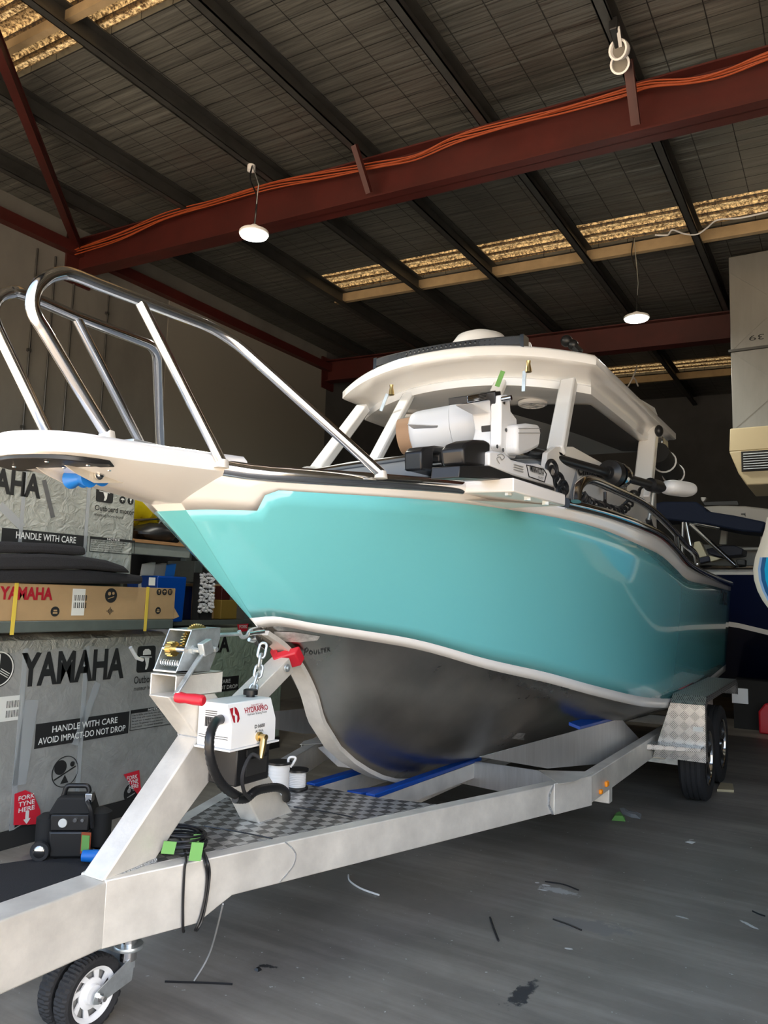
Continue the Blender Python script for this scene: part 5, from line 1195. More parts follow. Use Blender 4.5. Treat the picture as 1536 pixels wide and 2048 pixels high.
c = LP(220, 1222, XB2+0.001); m = MB(); m.box(c.x, c.x+0.001, c.y-0.028, c.y+0.028, c.z-0.002, c.z+0.002); m.box(c.x, c.x+0.001, c.y-0.002, c.y+0.002, c.z-0.026, c.z+0.026); m.tube([c+V((0.001, math.cos(2*math.pi*k/16)*0.014, math.sin(2*math.pi*k/16)*0.014)) for k in range(16)], 0.002, 4, True); part('centre_mark', m, 'text_black', cb)
for x in (33, 296):
    a = LP(x, 1172, XB2+0.002); part('strap', MB().prism([(XB2+0.002, a.y-0.012, zt+0.004), (XB2+0.002, a.y+0.012, zt+0.004), (XB2+0.010, a.y+0.000, 1.235), (XB2+0.010, a.y-0.024, 1.235)], (0.003, 0, 0)), 'strap_yellow', cb, label='yellow packing strap')
# --- folded charcoal mats on top of the carton
mats = [([(-60, 1165), (-60, 1141), (100, 1138), (180, 1140), (262, 1148), (288, 1152), (287, 1168)], -4.06, 'lowest of the three charcoal mats, on the long carton'),
        ([(-60, 1139), (-60, 1108), (90, 1107), (165, 1112), (215, 1120), (250, 1132), (265, 1146), (180, 1138)], -4.04, 'middle of the three charcoal mats, sagging at its right end'),
        ([(-60, 1106), (-60, 1082), (20, 1083), (110, 1087), (172, 1093), (175, 1110), (165, 1111), (80, 1106)], -4.05, 'topmost and shortest of the three charcoal mats')]
for pts, X, lab in mats:
    o = part('folded_mat', MB().prism([LP(x, y, X) for x, y in pts], (-0.19, 0, 0)), 'mat', None, 0.02, segs=3); tag(o, lab, 'mat', 'charcoal mats under the upper crate')
# --- upper crate
XU = -4.26
cu = root('outboard_crate', 'silvery film wrapped outboard crate on the rack, upper left behind the mats', 'crate', (-4.8, 3.0, 1.56), 'film wrapped outboard crates')
yR = LP(272, 1000, XU).y
part('crate_box', MB().box(-5.4, XU, 2.05, yR, 1.56, LP(150, 943, XU).z), 'wrap_upper', cu, 0.015)
for x in (46, 176): a = LP(x, 1000, XU); part('clear_strap', MB().box(XU+0.001, XU+0.004, a.y-0.012, a.y+0.012, 1.56, 2.25), 'plasticbag', cu)
a, b = LP(88, 960, XU+0.002), LP(106, 1035, XU+0.002); part('film_fold', MB().bar(a, b, 0.002, 0.03, (0, 1, 0.2)), 'ink_grey', cu)
a, b = LP(0, 1010, XU+0.002), LP(45, 1055, XU+0.002); part('film_fold', MB().bar(a, b, 0.002, 0.05, (0, 1, 0.8)), 'plasticbag', cu)
o = LP(80, 998, XU+0.001); l0 = LP(-118, 985, XU+0.001); lettering('lettering', 'YAMAHA', (XU+0.001, l0.y, o.z), UY, UZ, o.y-l0.y, LP(78, 949, XU).z-o.z, 'text_black', cu, bold=0.04, th=0.003)
a, b = LP(191, 1003, XU), LP(225, 1006, XU); zt = LP(208, 969, XU).z; motor_icon(cu, (a.y+b.y)/2, (zt+LP(208, 1005, XU).z)/2, b.y-a.y, zt-LP(208, 1005, XU).z, XU+0.001)
ltxt(cu, 'Outboard motor', 189, 1020, 268, 1009, XU+0.001, bold=0.01); ltxt(cu, 'moteur hors-bord', 188, 1031, 246, 1025, XU+0.001)
for (x, y, k) in ((246, 980, 'stack'), (262, 982, 'up'), (245, 1000, 'umb'), (261, 1002, 'glass')): c = LP(x, y, XU+0.001); round_sign(cu, c.y, c.z, 0.026, XU+0.001, k)
a, b = LP(2, 1081, XU), LP(174, 1088, XU); z0 = a.z; zt = LP(2, 1055, XU).z; bn = yz_quad(cu, 'handling_band', a.y, z0-0.03, b.y, zt, XU+0.001, 'text_black'); ww = b.y-a.y
lettering('lettering', 'HANDLE WITH CARE', (XU+0.003, a.y+ww*0.15, z0+0.02), UY, UZ, ww*0.70, 0.042, 'text_white', bn, bold=0.012)
a, b = LP(178, 1105, XU), LP(268, 1110, XU); notice(cu, a.y, b.z, b.y, LP(178, 1072, XU).z, XU+0.001)
# --- things on the rack shelf to the right
def blob(nm, c, s, m, lab, cat, seed, parent=None, grp=None, amp=0.18):
    rnd = random.Random(seed); ph = [(rnd.uniform(2, 6), rnd.uniform(0, 6), rnd.uniform(2, 5)) for _ in range(5)]
    mb = MB(); rr = []
    for i in range(13):
        th = math.pi*i/12; q = max(math.sin(th), 0.02)
        row = []
        for k in range(24):
            a = 2*math.pi*k/24; f = 1+sum(amp/5*math.sin(x*a+y+z*th) for x, y, z in ph)*2
            row.append(V(c)+V((s[0]*q*math.cos(a)*f, s[1]*q*math.sin(a)*f, -s[2]*math.cos(th)*f)))
        rr.append(row)
    mb.rings(rr); o = part(nm, mb, m, parent)
    return tag(o, lab, cat, grp)
XS = -4.95
c = LP(298, 1008, XS); blob('dry_bag', (XS-0.12, c.y, zsh+0.35), (0.22, 0.20, 0.20), 'yellow', 'bright yellow crumpled bag on the upper rack shelf', 'bag', 3)
c = LP(300, 1062, XS); blob('gear_bag', (XS+0.05, c.y+0.0, zsh+0.085), (0.16, 0.20, 0.08), 'black', 'dark folded gear lying under the yellow bag', 'bag', 5, amp=0.08)
c = LP(345, 1050, XS); blob('gear_bag', (XS-0.05, c.y+0.08, zsh+0.13), (0.14, 0.13, 0.12), 'black', 'black gear bundle beside the small carton on the shelf', 'bag', 8)
a, b = LP(262, 1040, XS+0.1), LP(345, 1036, XS+0.1); tag(part('tent_pole', MB().tube([a, b], 0.010, 8), 'chrome_dark'), 'thin pale pole lying under the yellow bag', 'pole')
c = LP(368, 1066, XS); tag(part('carton', MB().box(XS-0.2, XS+0.15, c.y-0.08, c.y+0.25, zsh, zsh+0.17), 'card', None, 0.004), 'small brown carton at the right end of the upper shelf', 'carton')
c = LP(285, 990, -5.2); blob('canvas_roll', (-5.35, LP(345, 1010, -5.35).y, zsh+0.30), (0.25, 0.16, 0.26), 'skin_seat', 'grey bundle behind the yellow bag by the bow', 'bag', 11)
zlow = zgb
c = LP(335, 1150, -4.85); tb_r = LP(374, 1150, -4.67).y-c.y; bn = tag(part('storage_tub', MB().rings([[V((-4.85+dx*f, c.y+dy*f, z)) for dx, dy in ((-0.18, -0.27), (0.18, -0.27), (0.18, tb_r), (-0.18, tb_r))] for z, f in ((zlow, 0.9), (zlow+0.36, 1.0), (zlow+0.37, 0.95), (zlow+0.05, 0.86))]), 'blue', None, 0.01), 'blue plastic tub on the lower rack shelf', 'tub')
for k, (x, y, m_, l_) in enumerate([(287, 1125, 'paper', 'rolled white paper leaning left in the blue tub'), (310, 1122, 'skin_seat', 'grey sheet standing in the blue tub'), (330, 1120, 'bluebright', 'blue packet standing in the blue tub')]):
    p = LP(x, y, -4.85); tag(part('packet', MB().obox((-4.87, p.y-0.05, zlow+0.10), (0.02, 0.03, 0), (0, 0.10, 0.02), (0, 0.05, 0.36)), m_, None, 0.003), l_, 'packet')
a, b = LP(303, 1172, XB2), LP(316, 1156, XB2); tag(part('paper_label', MB().box(-4.12, -4.115, a.y, b.y, LP(310, 1171, XB2).z, LP(310, 1155, XB2).z), 'paper'), 'small white barcode slip standing on the long carton', 'label')
X3 = -5.05
def sbox(x0, x1, yt, m, nm, lab, cat, X=X3, dep=0.35, yb=None):
    a, b = LP(x0, 1200, X), LP(x1, 1200, X); zt = LP((x0+x1)/2, yt, X).z; zb = zlow if yb is None else LP((x0+x1)/2, yb, X).z
    return tag(part(nm, MB().box(X-dep, X, a.y, b.y, zb, zt), m, None, 0.006), lab, cat)
sbox(356, 384, 1172, 'navy', 'parts_case', 'dark parts case on the lower shelf left of the brown carton', 'case')
sbox(386, 402, 1122, 'rackgreen', 'folder_box', 'tall grey box on the lower shelf beside the white tubes', 'box', yb=1165)
sbox(384, 404, 1200, 'carddark', 'carton', 'dark brown carton on the lower shelf under the tall grey box', 'carton')
sbox(404, 441, 1168, 'card', 'carton', 'brown carton on the lower shelf behind the white tubes', 'carton', X=-5.14)
sbox(443, 475, 1200, 'mustard', 'spare_box', 'yellow box on the lower shelf near the bow stem', 'box')
sbox(443, 460, 1172, 'redsteel', 'spare_box', 'red box standing on the yellow box near the bow stem', 'box', yb=1200)
tb = root('tube_bundle', 'upright pack of short white tube ends on the lower shelf', 'tubes', (X3+0.1, LP(413, 1200, X3).y, zlow))
a, b = LP(401, 1200, X3+0.12), LP(430, 1200, X3+0.12); zt, zb = LP(415, 1146, X3+0.12).z, LP(415, 1224, X3+0.12).z
part('pack_back', MB().box(X3+0.02, X3+0.09, a.y, b.y, zlow, zt), 'black_matt', tb)
rnd = random.Random(4); n = 0
for i in range(5):
    for j in range(12):
        y = a.y+(b.y-a.y)*(i+0.5+0.2*rnd.uniform(-1, 1))/5; z = zb+(zt-zb)*(j+0.5+0.25*rnd.uniform(-1, 1))/12
        part('tube_end', MB().lathe([(0.013, 0), (0.013, 0.035), (0.008, 0.036), (0.007, 0.02)], (X3+0.085, y, z), (1, rnd.uniform(-0.5, 0.5), rnd.uniform(-0.4, 0.4)), 8), 'plastic_white', tb)
# --- portable compressor on the floor by the lower crate
O = P(132, 1722, Z=0); rt = V((0.80, 0.60, 0)).normalized(); bk = V((-0.60, 0.80, 0)).normalized()
def cp_(a, b, z): return O+rt*a+bk*b+V((0, 0, z))
cmp_ = root('air_compressor', 'black portable air compressor on the floor before the lower crate', 'compressor', O)
def cbx(a0, a1, b0, b1, z0, z1): return MB().obox(cp_(a0, b0, z0), rt*(a1-a0), bk*(b1-b0), V((0, 0, z1-z0)))
part('lower_body', MB().prism([cp_(-0.10, 0, 0.012), cp_(0.11, 0, 0.012), cp_(0.12, 0, 0.16), cp_(-0.11, 0, 0.16)], bk*0.2), 'black', cmp_, 0.015)
part('control_panel', cbx(-0.10, 0.11, -0.004, 0.18, 0.16, 0.25), 'black', cmp_, 0.008)
part('upper_body', MB().prism([cp_(-0.125, 0.02, 0.24), cp_(0.125, 0.02, 0.24), cp_(0.09, 0.02, 0.335), cp_(-0.075, 0.02, 0.335)], bk*0.15), 'black_matt', cmp_, 0.01)
part('carry_handle', MB().tube(fillet([cp_(-0.065, 0.09, 0.32), cp_(-0.05, 0.09, 0.385), cp_(0.07, 0.09, 0.385), cp_(0.085, 0.09, 0.32)], 0.02), 0.014, 10), 'black', cmp_)
for a, r in ((-0.03, 0.024), (0.035, 0.012), (0.075, 0.010)):
    g = part('gauge' if r > 0.02 else 'knob', MB().lathe([(r, 0), (r, 0.008), (r*0.9, 0.010), (0.001, 0.010)], cp_(a, -0.004, 0.205 if r > 0.02 else 0.22), -bk, 18), 'paper' if r > 0.02 else 'chrome', cmp_)
for a, z in ((-0.145, 0.12), (0.15, 0.15)): part('tank', MB().lathe([(0.03, -0.11), (0.06, -0.09), (0.06, 0.09), (0.03, 0.11)], cp_(a, 0.1, z), V((0, 0, 1)), 20), 'black_matt', cmp_)
part('wheel', MB().lathe([(0.05, -0.015), (0.055, 0), (0.05, 0.015), (0.02, 0.018)], cp_(-0.14, -0.01, 0.056), -bk, 20), 'rubber', cmp_)
part('hub_cap', MB().lathe([(0.034, 0.016), (0.025, 0.024), (0.002, 0.025)], cp_(-0.14, -0.01, 0.056), -bk, 16), 'chrome_dark', cmp_)
part('pressure_switch', cbx(0.075, 0.115, 0.01, 0.07, 0.31, 0.36), 'chrome_dark', cmp_, 0.004); part('hose', MB().tube(spline([cp_(0.09, 0.0, 0.32), cp_(0.12, -0.02, 0.28), cp_(0.13, 0.0, 0.18)], 6), 0.012, 8), 'black', cmp_)
for a in (-0.09, 0.1): part('foot', cbx(a-0.015, a+0.015, 0.02, 0.06, 0.0, 0.014), 'rubber', cmp_)
wt = part('warning_card', MB().obox(cp_(0.078, -0.02, 0.045), rt*0.055-bk*0.01, bk*0.004, V((0, 0, 0.115))), 'orange', cmp_, label='orange and green warning card'); part('card_text', MB().obox(cp_(0.083, -0.026, 0.06), rt*0.044-bk*0.008, bk*0.003, V((0, 0, 0.085))), 'green_tape', wt)
c = P(192, 1712, Z=0.05); tag(part('hose_coupler', MB().tube([c+V((-0.06, -0.04, 0.0)), c+V((0.0, 0.0, 0.0)), c+V((0.06, 0.05, -0.01))], [0.03, 0.034, 0.022], 12), 'bluebright'), 'bright blue plastic fitting on the floor behind the post brace', 'fitting')
fm = [P(x, y, Z=0) for x, y in [(-200, 1760), (60, 1722), (215, 1705), (300, 1690), (170, 1790), (0, 1840), (-200, 1900)]]
tag(part('floor_mat', MB().prism(fm, (0, 0, 0.008)), 'mat'), 'charcoal carpet mat on the floor behind the drawbar', 'mat')
# ------------------------------------------------------------------ bow mount electric motor, stowed on its bracket
def pxm(p): return FPX/((V(p)-CAM).dot(_f))
A_, B_, C3 = march(926, 966, lambda q: q.x-(XC+bs(q.y))), Q(1027, 955, 1.10), Q(1131, 988, 1.16)
bk_ = 0.028
zb_ = A_.z
brk = [A_+V((0, 0, 0.01)), B_, C3, V((XC+0.78, C3.y, C3.z)), V((XC+0.52, B_.y, B_.z+0.01)), V((XC+0.45, A_.y, A_.z+0.03))]
def drop(p, d): return V((p.x, p.y, p.z-d))
hh_ = [A_.z+0.01-Q(925, 986, A_.x-XC).z, B_.z-Q(1026, 983, 1.10).z, C3.z-Q(1131, 1012, 1.16).z]
hh_ = hh_+[hh_[2], hh_[1], hh_[0]]
part('motor_bracket', MB().rings([[drop(p, h) for p, h in zip(brk, hh_)], brk]), 'white', boat, 0.006, label='white motor bracket on the gunwale')
for (x, y, b) in ((1017, 985, 1.05), (1055, 995, 1.09), (1091, 1004, 1.12)):
    c = Q(x, y, b); part('bracket_bolt', MB().lathe([(0.016, -0.014), (0.016, 0.012), (0.009, 0.014)], c, (0, 0, 1), 6), 'zinc', boat)
tm = root('trolling_motor', 'white bow mount electric motor with black shaft stowed on the gunwale bracket', 'electric motor', Q(1027, 955, 0.8))
def T(x, y, b): return Q(x, y, b)
# lower unit lying across the bow
m0, m1 = T(832, 869, 0.20), T(975, 845, 0.60); axm = (m1-m0).normalized(); Lm = (m1-m0).length; r = 46/pxm(m0.lerp(m1, 0.5))
part('motor_housing', MB().lathe([(r*0.80, -0.012), (r*0.92, 0.0), (r*0.98, 0.025), (r, 0.06), (r, Lm*0.55)], m0, axm, 36), 'plastic_white', tm)
part('rear_housing', MB().lathe([(r*1.01, Lm*0.555), (r*1.06, Lm*0.56), (r*1.12, Lm*0.8), (r*1.08, Lm*0.95), (r*0.85, Lm*1.08), (r*0.4, Lm*1.16)], m0, axm, 36), 'plastic_white', tm)
part('packing_tube', MB().lathe([(r*0.78, -0.085), (r*0.80, -0.085), (r*0.80, 0.01), (r*0.6, 0.01)], m0, axm, 32), 'tube_card', tm, label='brown cardboard tube over the propeller end')
m = MB(); vw = (CAM-m0).normalized()
fp = [T(811, 849, 0.22)+vw*r*0.95, T(866, 853, 0.30)+vw*r*1.0, T(858, 862, 0.30)+vw*r*0.98, T(834, 860, 0.24)+vw*r*0.96]
part('fin', MB().prism([T(812, 848, 0.42), T(868, 851, 0.50), T(866, 856, 0.48), T(826, 858, 0.42)], (0, 0.05, 0.012)), 'plastic_white', tm, 0.003)
for (x, y) in ((957, 825), (957, 865)): c = T(x, y, 0.60)+vw*r*0.2; part('screw_hole', MB().lathe([(0.012, 0.09), (0.001, 0.092)], c, vw, 12), 'black', tm)
part('motor_hub', MB().ball(T(948, 826, 0.5), r*0.62), 'plastic_white', tm)
# upright tilt mount
def slab(nm, pxs, b, th, m, bev=0.004, par=None): return part(nm, MB().prism([T(x, y, b) for x, y in pxs], (-th, 0, 0)), m, par or tm, bev)
slab('tilt_mount', [(945, 806), (994, 797), (999, 860), (998, 905), (988, 918), (972, 915), (985, 860), (980, 826), (960, 815)], 0.74, 0.10, 'plastic_white', 0.008)
slab('tilt_gap', [(990, 783), (1002, 782), (1005, 880), (998, 898)], 0.77, 0.09, 'black')
slab('tilt_plate', [(1003, 790), (1016, 789), (1020, 800), (1022, 822), (1034, 838), (1036, 905), (1031, 917), (1012, 911), (1002, 890)], 0.80, 0.06, 'plastic_white', 0.008)
hs = slab('heat_sink', [(934, 792), (991, 781), (993, 797), (935, 806)], 0.72, 0.10, 'black', 0.002)
for k in range(5):
    a, b = T(935, 793+k*2.9, 0.722), T(991, 782+k*2.9, 0.722); part('cooling_fin', MB().bar(a, b, 0.004, 0.0035, (0, 0, 1)), 'chrome_dark', hs)
k0 = T(1004, 799, 0.80); part('tilt_knob', MB().cyl(k0, k0+V((0.05, 0.0, 0.004)), 0.014, 12), 'chrome_dark', tm)
for (x, y) in ((1012, 860), (1008, 805), (994, 893), (1006, 900)): c = T(x, y, 0.802); part('screw_hole', MB().disc(c, 0.010, (1, 0, 0), 0.003, 12), 'black', tm)
slab('power_housing', [(1036, 849), (1058, 846), (1080, 849), (1083, 866), (1080, 894), (1062, 904), (1040, 911), (1034, 900)], 0.86, 0.16, 'plastic_white', 0.02)
for y in (857, 866): a, b = T(1037, y, 0.862), T(1081, y, 0.862); part('groove', MB().bar(a, b, 0.003, 0.003), 'skin_seat', tm)
# base with two black rests
slab('base_ramp', [(979, 904), (987, 901), (1010, 906), (1023, 919), (1054, 927), (1078, 927), (1098, 940), (1106, 956), (1108, 974), (1028, 951), (979, 932)], 1.02, 0.07, 'plastic_white', 0.008)
slab('base_ramp', [(900, 920), (960, 905), (1060, 925), (1095, 940), (1100, 968), (1000, 950), (905, 938)], 0.72, 0.05, 'black', 0.004)
slab('base_plate', [(920, 931), (979, 931), (1028, 951), (1109, 975), (1109, 982), (1027, 960), (918, 955)], 1.025, 0.12, 'black', 0.004)
slab('rest_block', [(926, 897), (934, 886), (952, 879), (972, 880), (982, 886), (981, 908), (978, 934), (930, 930)], 1.00, 0.10, 'black', 0.012)
m = slab('rest_block', [(843, 902), (850, 894), (872, 891), (891, 893), (896, 904), (896, 925), (880, 925), (880, 908), (868, 905), (866, 942), (844, 940)], 0.66, 0.09, 'black', 0.01)
slab('rest_arm', [(844, 937), (900, 925), (945, 933), (968, 948), (960, 958), (925, 958)], 0.64, 0.10, 'black', 0.006)
slab('warning_label', [(897, 920), (917, 923), (917, 938), (897, 934)], 0.725, 0.002, 'paper', 0)
a, b = T(1060, 945, 1.024), T(1087, 954, 1.024); d = b-a
fr_ = [T(x, y, 1.023) for x, y in [(1053, 930), (1087, 938), (1093, 948), (1089, 964), (1058, 953)]]
part('name_frame', MB().tube(fr_, 0.0025, 4, True), 'text_black', tm)
upv = V((0, -d.z, d.y)).normalized()
lettering('lettering', 'MINN KOTA', a+upv*0.005, d.normalized(), upv, d.length, 0.030, 'text_black', tm, bold=0.03, th=0.003)
lettering('lettering', 'QUEST', a+d*0.55-upv*0.016, d.normalized(), upv, d.length*0.4, 0.012, 'text_black', tm, th=0.003)
part('emblem', MB().tube(spline([T(x, y, 1.024) for x, y in [(995, 911), (1003, 908), (1009, 914), (1004, 920), (1000, 914), (994, 917), (999, 927)]], 5), 0.0018, 5), 'skin_seat', tm)
for k in range(3): a, b = T(1028, 929+k*5, 1.023), T(1046, 934+k*5, 1.023); part('grip_rib', MB().bar(a, b, 0.005, 0.004), 'skin_seat', tm)
# shaft, collar, steering head
sA, sB = T(1052, 900, 0.80), T(1325, 976, 1.12); rs = 9.5/pxm(sA.lerp(sB, 0.35))
part('shaft', MB().cyl(sA, sB, rs, 20), 'black', tm, label='long black shaft')
sc = sA+(sB-sA)*0.665
tA = (sB-sA)
def on_shaft(x):
    best = min(range(101), key=lambda k: abs(proj(sA+tA*k/100)[0]-x)); return sA+tA*best/100
cl = on_shaft(1222); dr_ = tA.normalized()
part('shaft_collar', MB().lathe([(rs*1.0, -0.08), (rs*1.5, -0.05), (rs*3.0, -0.03), (rs*3.1, 0.03), (rs*1.9, 0.04), (rs*1.8, 0.0)], cl, dr_, 28), 'black', tm, 0.003)
part('collar_ring', MB().lathe([(rs*2.9, 0.07), (rs*3.0, 0.1), (rs*2.7, 0.16), (rs*1.2, 0.17)], cl, dr_, 24), 'chrome_dark', tm)
ce = on_shaft(1308); part('shaft_clamp', MB().lathe([(rs*1.1, -0.10), (rs*1.7, -0.08), (rs*1.7, 0.08), (rs*1.1, 0.1)], ce, dr_, 18), 'black', tm)
rp = [T(1306, 985, 1.06), T(1303, 1015, 1.04), T(1297, 1040, 1.02)]
part('support_stay', MB().tube(rp, 0.014, 10), 'zinc', tm, label='bright telescopic support stay'); part('stay_foot', MB().tube([rp[-1], Q(1303, 1058, 1.0)], 0.022, 10), 'black', tm)
hcn = T(1357, 977, 1.17); u1 = (T(1395, 978, 1.17)-T(1320, 977, 1.17)); hl = (proj(hcn)[0]-1320)/pxm(hcn)
rr = []
_uR = _R; 
for i in range(15):
    t = -1+2*i/14; q = max(0.02, (1-abs(t)**5.0))**0.5
    row = []
    for k in range(24):
        a = 2*math.pi*k/24; cc, ss = math.cos(a), math.sin(a)
        row.append(hcn+V((0.40, 0.90, 0.02)).normalized()*t*hl*1.25+V((0.9, -0.4, 0))*0.085*q*cc+V((0, 0, 1))*(15.5/pxm(hcn))*q*(abs(ss)**0.8)*(1 if ss > 0 else -1))
    rr.append(row)
part('steering_head', MB().rings(rr), 'plastic_white', tm, label='white oval steering head')
# coiled cords
def helix(path, rad, turns, n=14):
    ps = spline(path, 12); tot = len(ps); out = []; N = turns*n; prev = None
    for i in range(N+1):
        f = i/N*(tot-1); k = min(int(f), tot-2); p = ps[k].lerp(ps[k+1], f-k); t = (ps[k+1]-ps[k]).normalized()
        if prev is None: a = t.orthogonal().normalized()
        else: a = (prev-t*prev.dot(t)).normalized()
        prev = a; b = t.cross(a); w_ = 2*math.pi*i/n
        out.append(p+(a*math.cos(w_)+b*math.sin(w_))*rad)
    return out
hp_ = [T(x, y, 1.04) for x, y in [(1162, 990), (1170, 1000), (1185, 1007), (1205, 1014), (1225, 1020), (1240, 1022), (1252, 1014), (1262, 1003)]]
cc_ = part('coil_cord', MB().tube(helix(hp_, 0.024, 13), 0.0085, 6), 'black', tm, label='black coiled cord')
part('coil_cord', MB().tube(spline([T(x, y, 1.03) for x, y in [(1264, 1000), (1262, 986), (1270, 983), (1277, 990), (1280, 978), (1290, 972), (1305, 975)]], 6), 0.012, 8), 'black', tm)
for i, (x, y, q) in enumerate([(1107, 948, 15), (1118, 962, 15), (1104, 938, 17), (1127, 975, 13), (1122, 985, 12)]):
    c = T(x, y, 0.90+0.02*i); rad = q/pxm(c); e1 = V((0.25, 0.9, 0.2)).normalized(); e2 = V((-0.1, -0.2, 1)).normalized()
    part('coil_loop', MB().tube([c+(e1*math.cos(2*math.pi*k/20)+e2*math.sin(2*math.pi*k/20))*rad for k in range(20)], 0.011, 7, True), 'black', tm)
slab('cord_cover', [(1090, 930), (1104, 924), (1120, 930), (1134, 945), (1142, 968), (1138, 1000), (1118, 1000), (1108, 970)], 0.84, 0.05, 'black_matt', 0.01)
part('pull_grip', MB().tube([T(1210, 984, 1.0), T(1210, 1000, 1.0), T(1208, 1012, 1.0)], [0.010, 0.010, 0.022], 8), 'black', tm)
# ------------------------------------------------------------------ loose things on the trailer deck and floor
ZK = 0.526
cbl = root('cable_coil', 'coil of thin black cable with green tape tags on the trailer deck and rail', 'cable', P(350, 1690, Z=ZK))
rnd = random.Random(2); c = P(352, 1688, Z=ZK+0.012)
for k in range(7):
    r = 0.10+0.012*rnd.uniform(-1, 1); o = V((rnd.uniform(-1, 1)*0.012, rnd.uniform(-1, 1)*0.012, 0.004+0.008*k)); a0 = rnd.uniform(0, 6)
    part('cable_loop', MB().tube([c+o+V((math.cos(2*math.pi*j/28)*r*1.15, math.sin(2*math.pi*j/28)*r*0.85, 0.006*math.sin(2*math.pi*j/28+a0))) for j in range(28)], 0.0045, 6, True), 'black', cbl)
pO = A0+nA*0.012
def AO(x, y, o=0.008): return PP(x, y, A0+nA*o, nA)
def dz(x, y): return P(x, y, Z=ZK+0.012)
for pts in ([dz(348, 1672), dz(362, 1682), dz(372, 1715), AO(369, 1738), AO(366, 1800), AO(366, 1858), AO(368, 1862, -0.03)],
            [dz(380, 1672), dz(398, 1690), AO(409, 1722), AO(414, 1750), AO(411, 1790), AO(402, 1830), AO(392, 1857), AO(390, 1860, -0.03)],
            [dz(384, 1678), dz(402, 1695), AO(415, 1722), AO(419, 1750), AO(413, 1800), AO(404, 1840), AO(395, 1858), AO(393, 1861, -0.03)]):
    part('cable_strand', MB().tube(spline(pts, 6), 0.005, 7), 'black', cbl)
for (x, y, w_, h) in ((331, 1698, 0.045, 0.04), (386, 1706, 0.04, 0.06), (384, 1680, 0.03, 0.03)):
    q = P(x, y, Z=ZK+0.05); part('tape_flag', MB().obox(q-V((w_/2, 0, h/2)), (w_, 0.02, 0.0), (-0.004, 0.004, 0), (0.0, 0.012, h)), 'green_tape', cbl)
def spool(x, y, r, h, rf, lab, m):
    c = P(x, y, Z=ZK); s = root('wire_spool', lab, 'spool', c, 'white wire spools on the trailer deck')
    part('flange', MB().lathe([(rf, 0), (rf, 0.010), (r*0.5, 0.012)], c, (0, 0, 1), 28), 'black', s); part('flange', MB().lathe([(r*0.5, h-0.012), (rf, h-0.010), (rf, h), (0.3*rf, h)], c, (0, 0, 1), 28), 'black', s)
    pr = [(r*0.9, 0.012)]; n = 9
    for k in range(n): z0 = 0.012+(h-0.024)*k/n; z1 = 0.012+(h-0.024)*(k+1)/n; pr += [(r*0.96, z0+0.001), (r, (z0+z1)/2), (r*0.96, z1-0.001)]
    part('winding', MB().lathe(pr, c, (0, 0, 1), 28), m, s)
    return s, c
s1_, c1_ = spool(556, 1592, 0.052, 0.165, 0.062, 'taller white wire spool with black flanges behind the black battery box', 'wire_white')
s2_, c2_ = spool(594, 1578, 0.044, 0.10, 0.056, 'shorter white wire spool with black flanges nearer the boat stem', 'wire_white')
pts = [P(577, 1549, D=c1_.y*0.9), P(578, 1520, D=c1_.y*0.9), P(590, 1513, D=c1_.y*0.9), P(582, 1530, D=c1_.y*0.9)]
dd = (c1_-CAM).dot(_f)+0.01; pts = [P(x, y, D=dd) for x, y in [(573, 1548), (577, 1540), (577, 1519), (583, 1514), (591, 1516), (588, 1524), (581, 1534)]]
part('loose_end', MB().tube(spline(pts, 6), 0.006, 8), 'wire_white', s1_)
for i, ((x0, y0), (x1, y1), lab) in enumerate([((408, 1652), (545, 1677), 'black cable tie on the tread deck before the post foot'), ((588, 1614), (705, 1634), 'black cable tie on the tread deck right of the post foot')]):
    a, b = P(x0, y0, Z=ZK+0.003), P(x1, y1, Z=ZK+0.003); o = part('cable_tie', MB().tube(spline([a, a.lerp(b, 0.5)+V((0.01, -0.01, 0.006)), b], 6), 0.003, 5), 'black'); tag(o, lab, 'cable tie')
# floor litter
lit = [([(330, 1963), (400, 1965), (465, 1968)], 'black', 0.004, 'cable_tie', 'straight black cable tie on the floor under the trailer rail', 'cable tie'),
       ([(980, 1835), (988, 1858), (997, 1881)], 'black', 0.005, 'cable_tie', 'short black cable tie lying across the middle of the floor', 'cable tie'),
       ([(1090, 1763), (1125, 1768), (1157, 1780)], 'black', 0.004, 'cable_tie', 'curved black cable tie beside the white paint splash', 'cable tie'),
       ([(1106, 1838), (1135, 1848), (1163, 1860)], 'black', 0.004, 'cable_tie', 'black cable tie on the floor below the white paint splash', 'cable tie'),
       ([(697, 1750), (700, 1762), (722, 1777), (758, 1790)], 'wire_white', 0.005, 'cable_tie', 'curved white cable tie on the floor under the trailer rail', 'cable tie'),
       ([(1505, 1822), (1518, 1828), (1530, 1832)], 'black', 0.004, 'cable_tie', 'black offcut near the right edge of the floor', 'cable tie')]
for pts, m, r, nm, lab, cat in lit:
    tag(part(nm, MB().tube(spline([P(x, y, Z=r) for x, y in pts], 6), r, 6), m), lab, cat)
a, b, c = P(388, 1962, Z=0.004), P(420, 1905, Z=0.10), P(446, 1808, Z=0.37)
tag(part('hanging_wire', MB().tube(spline([a, b, c], 8), 0.0035, 6), 'skin_seat'), 'thin pale wire hanging from the rail to the floor', 'wire')
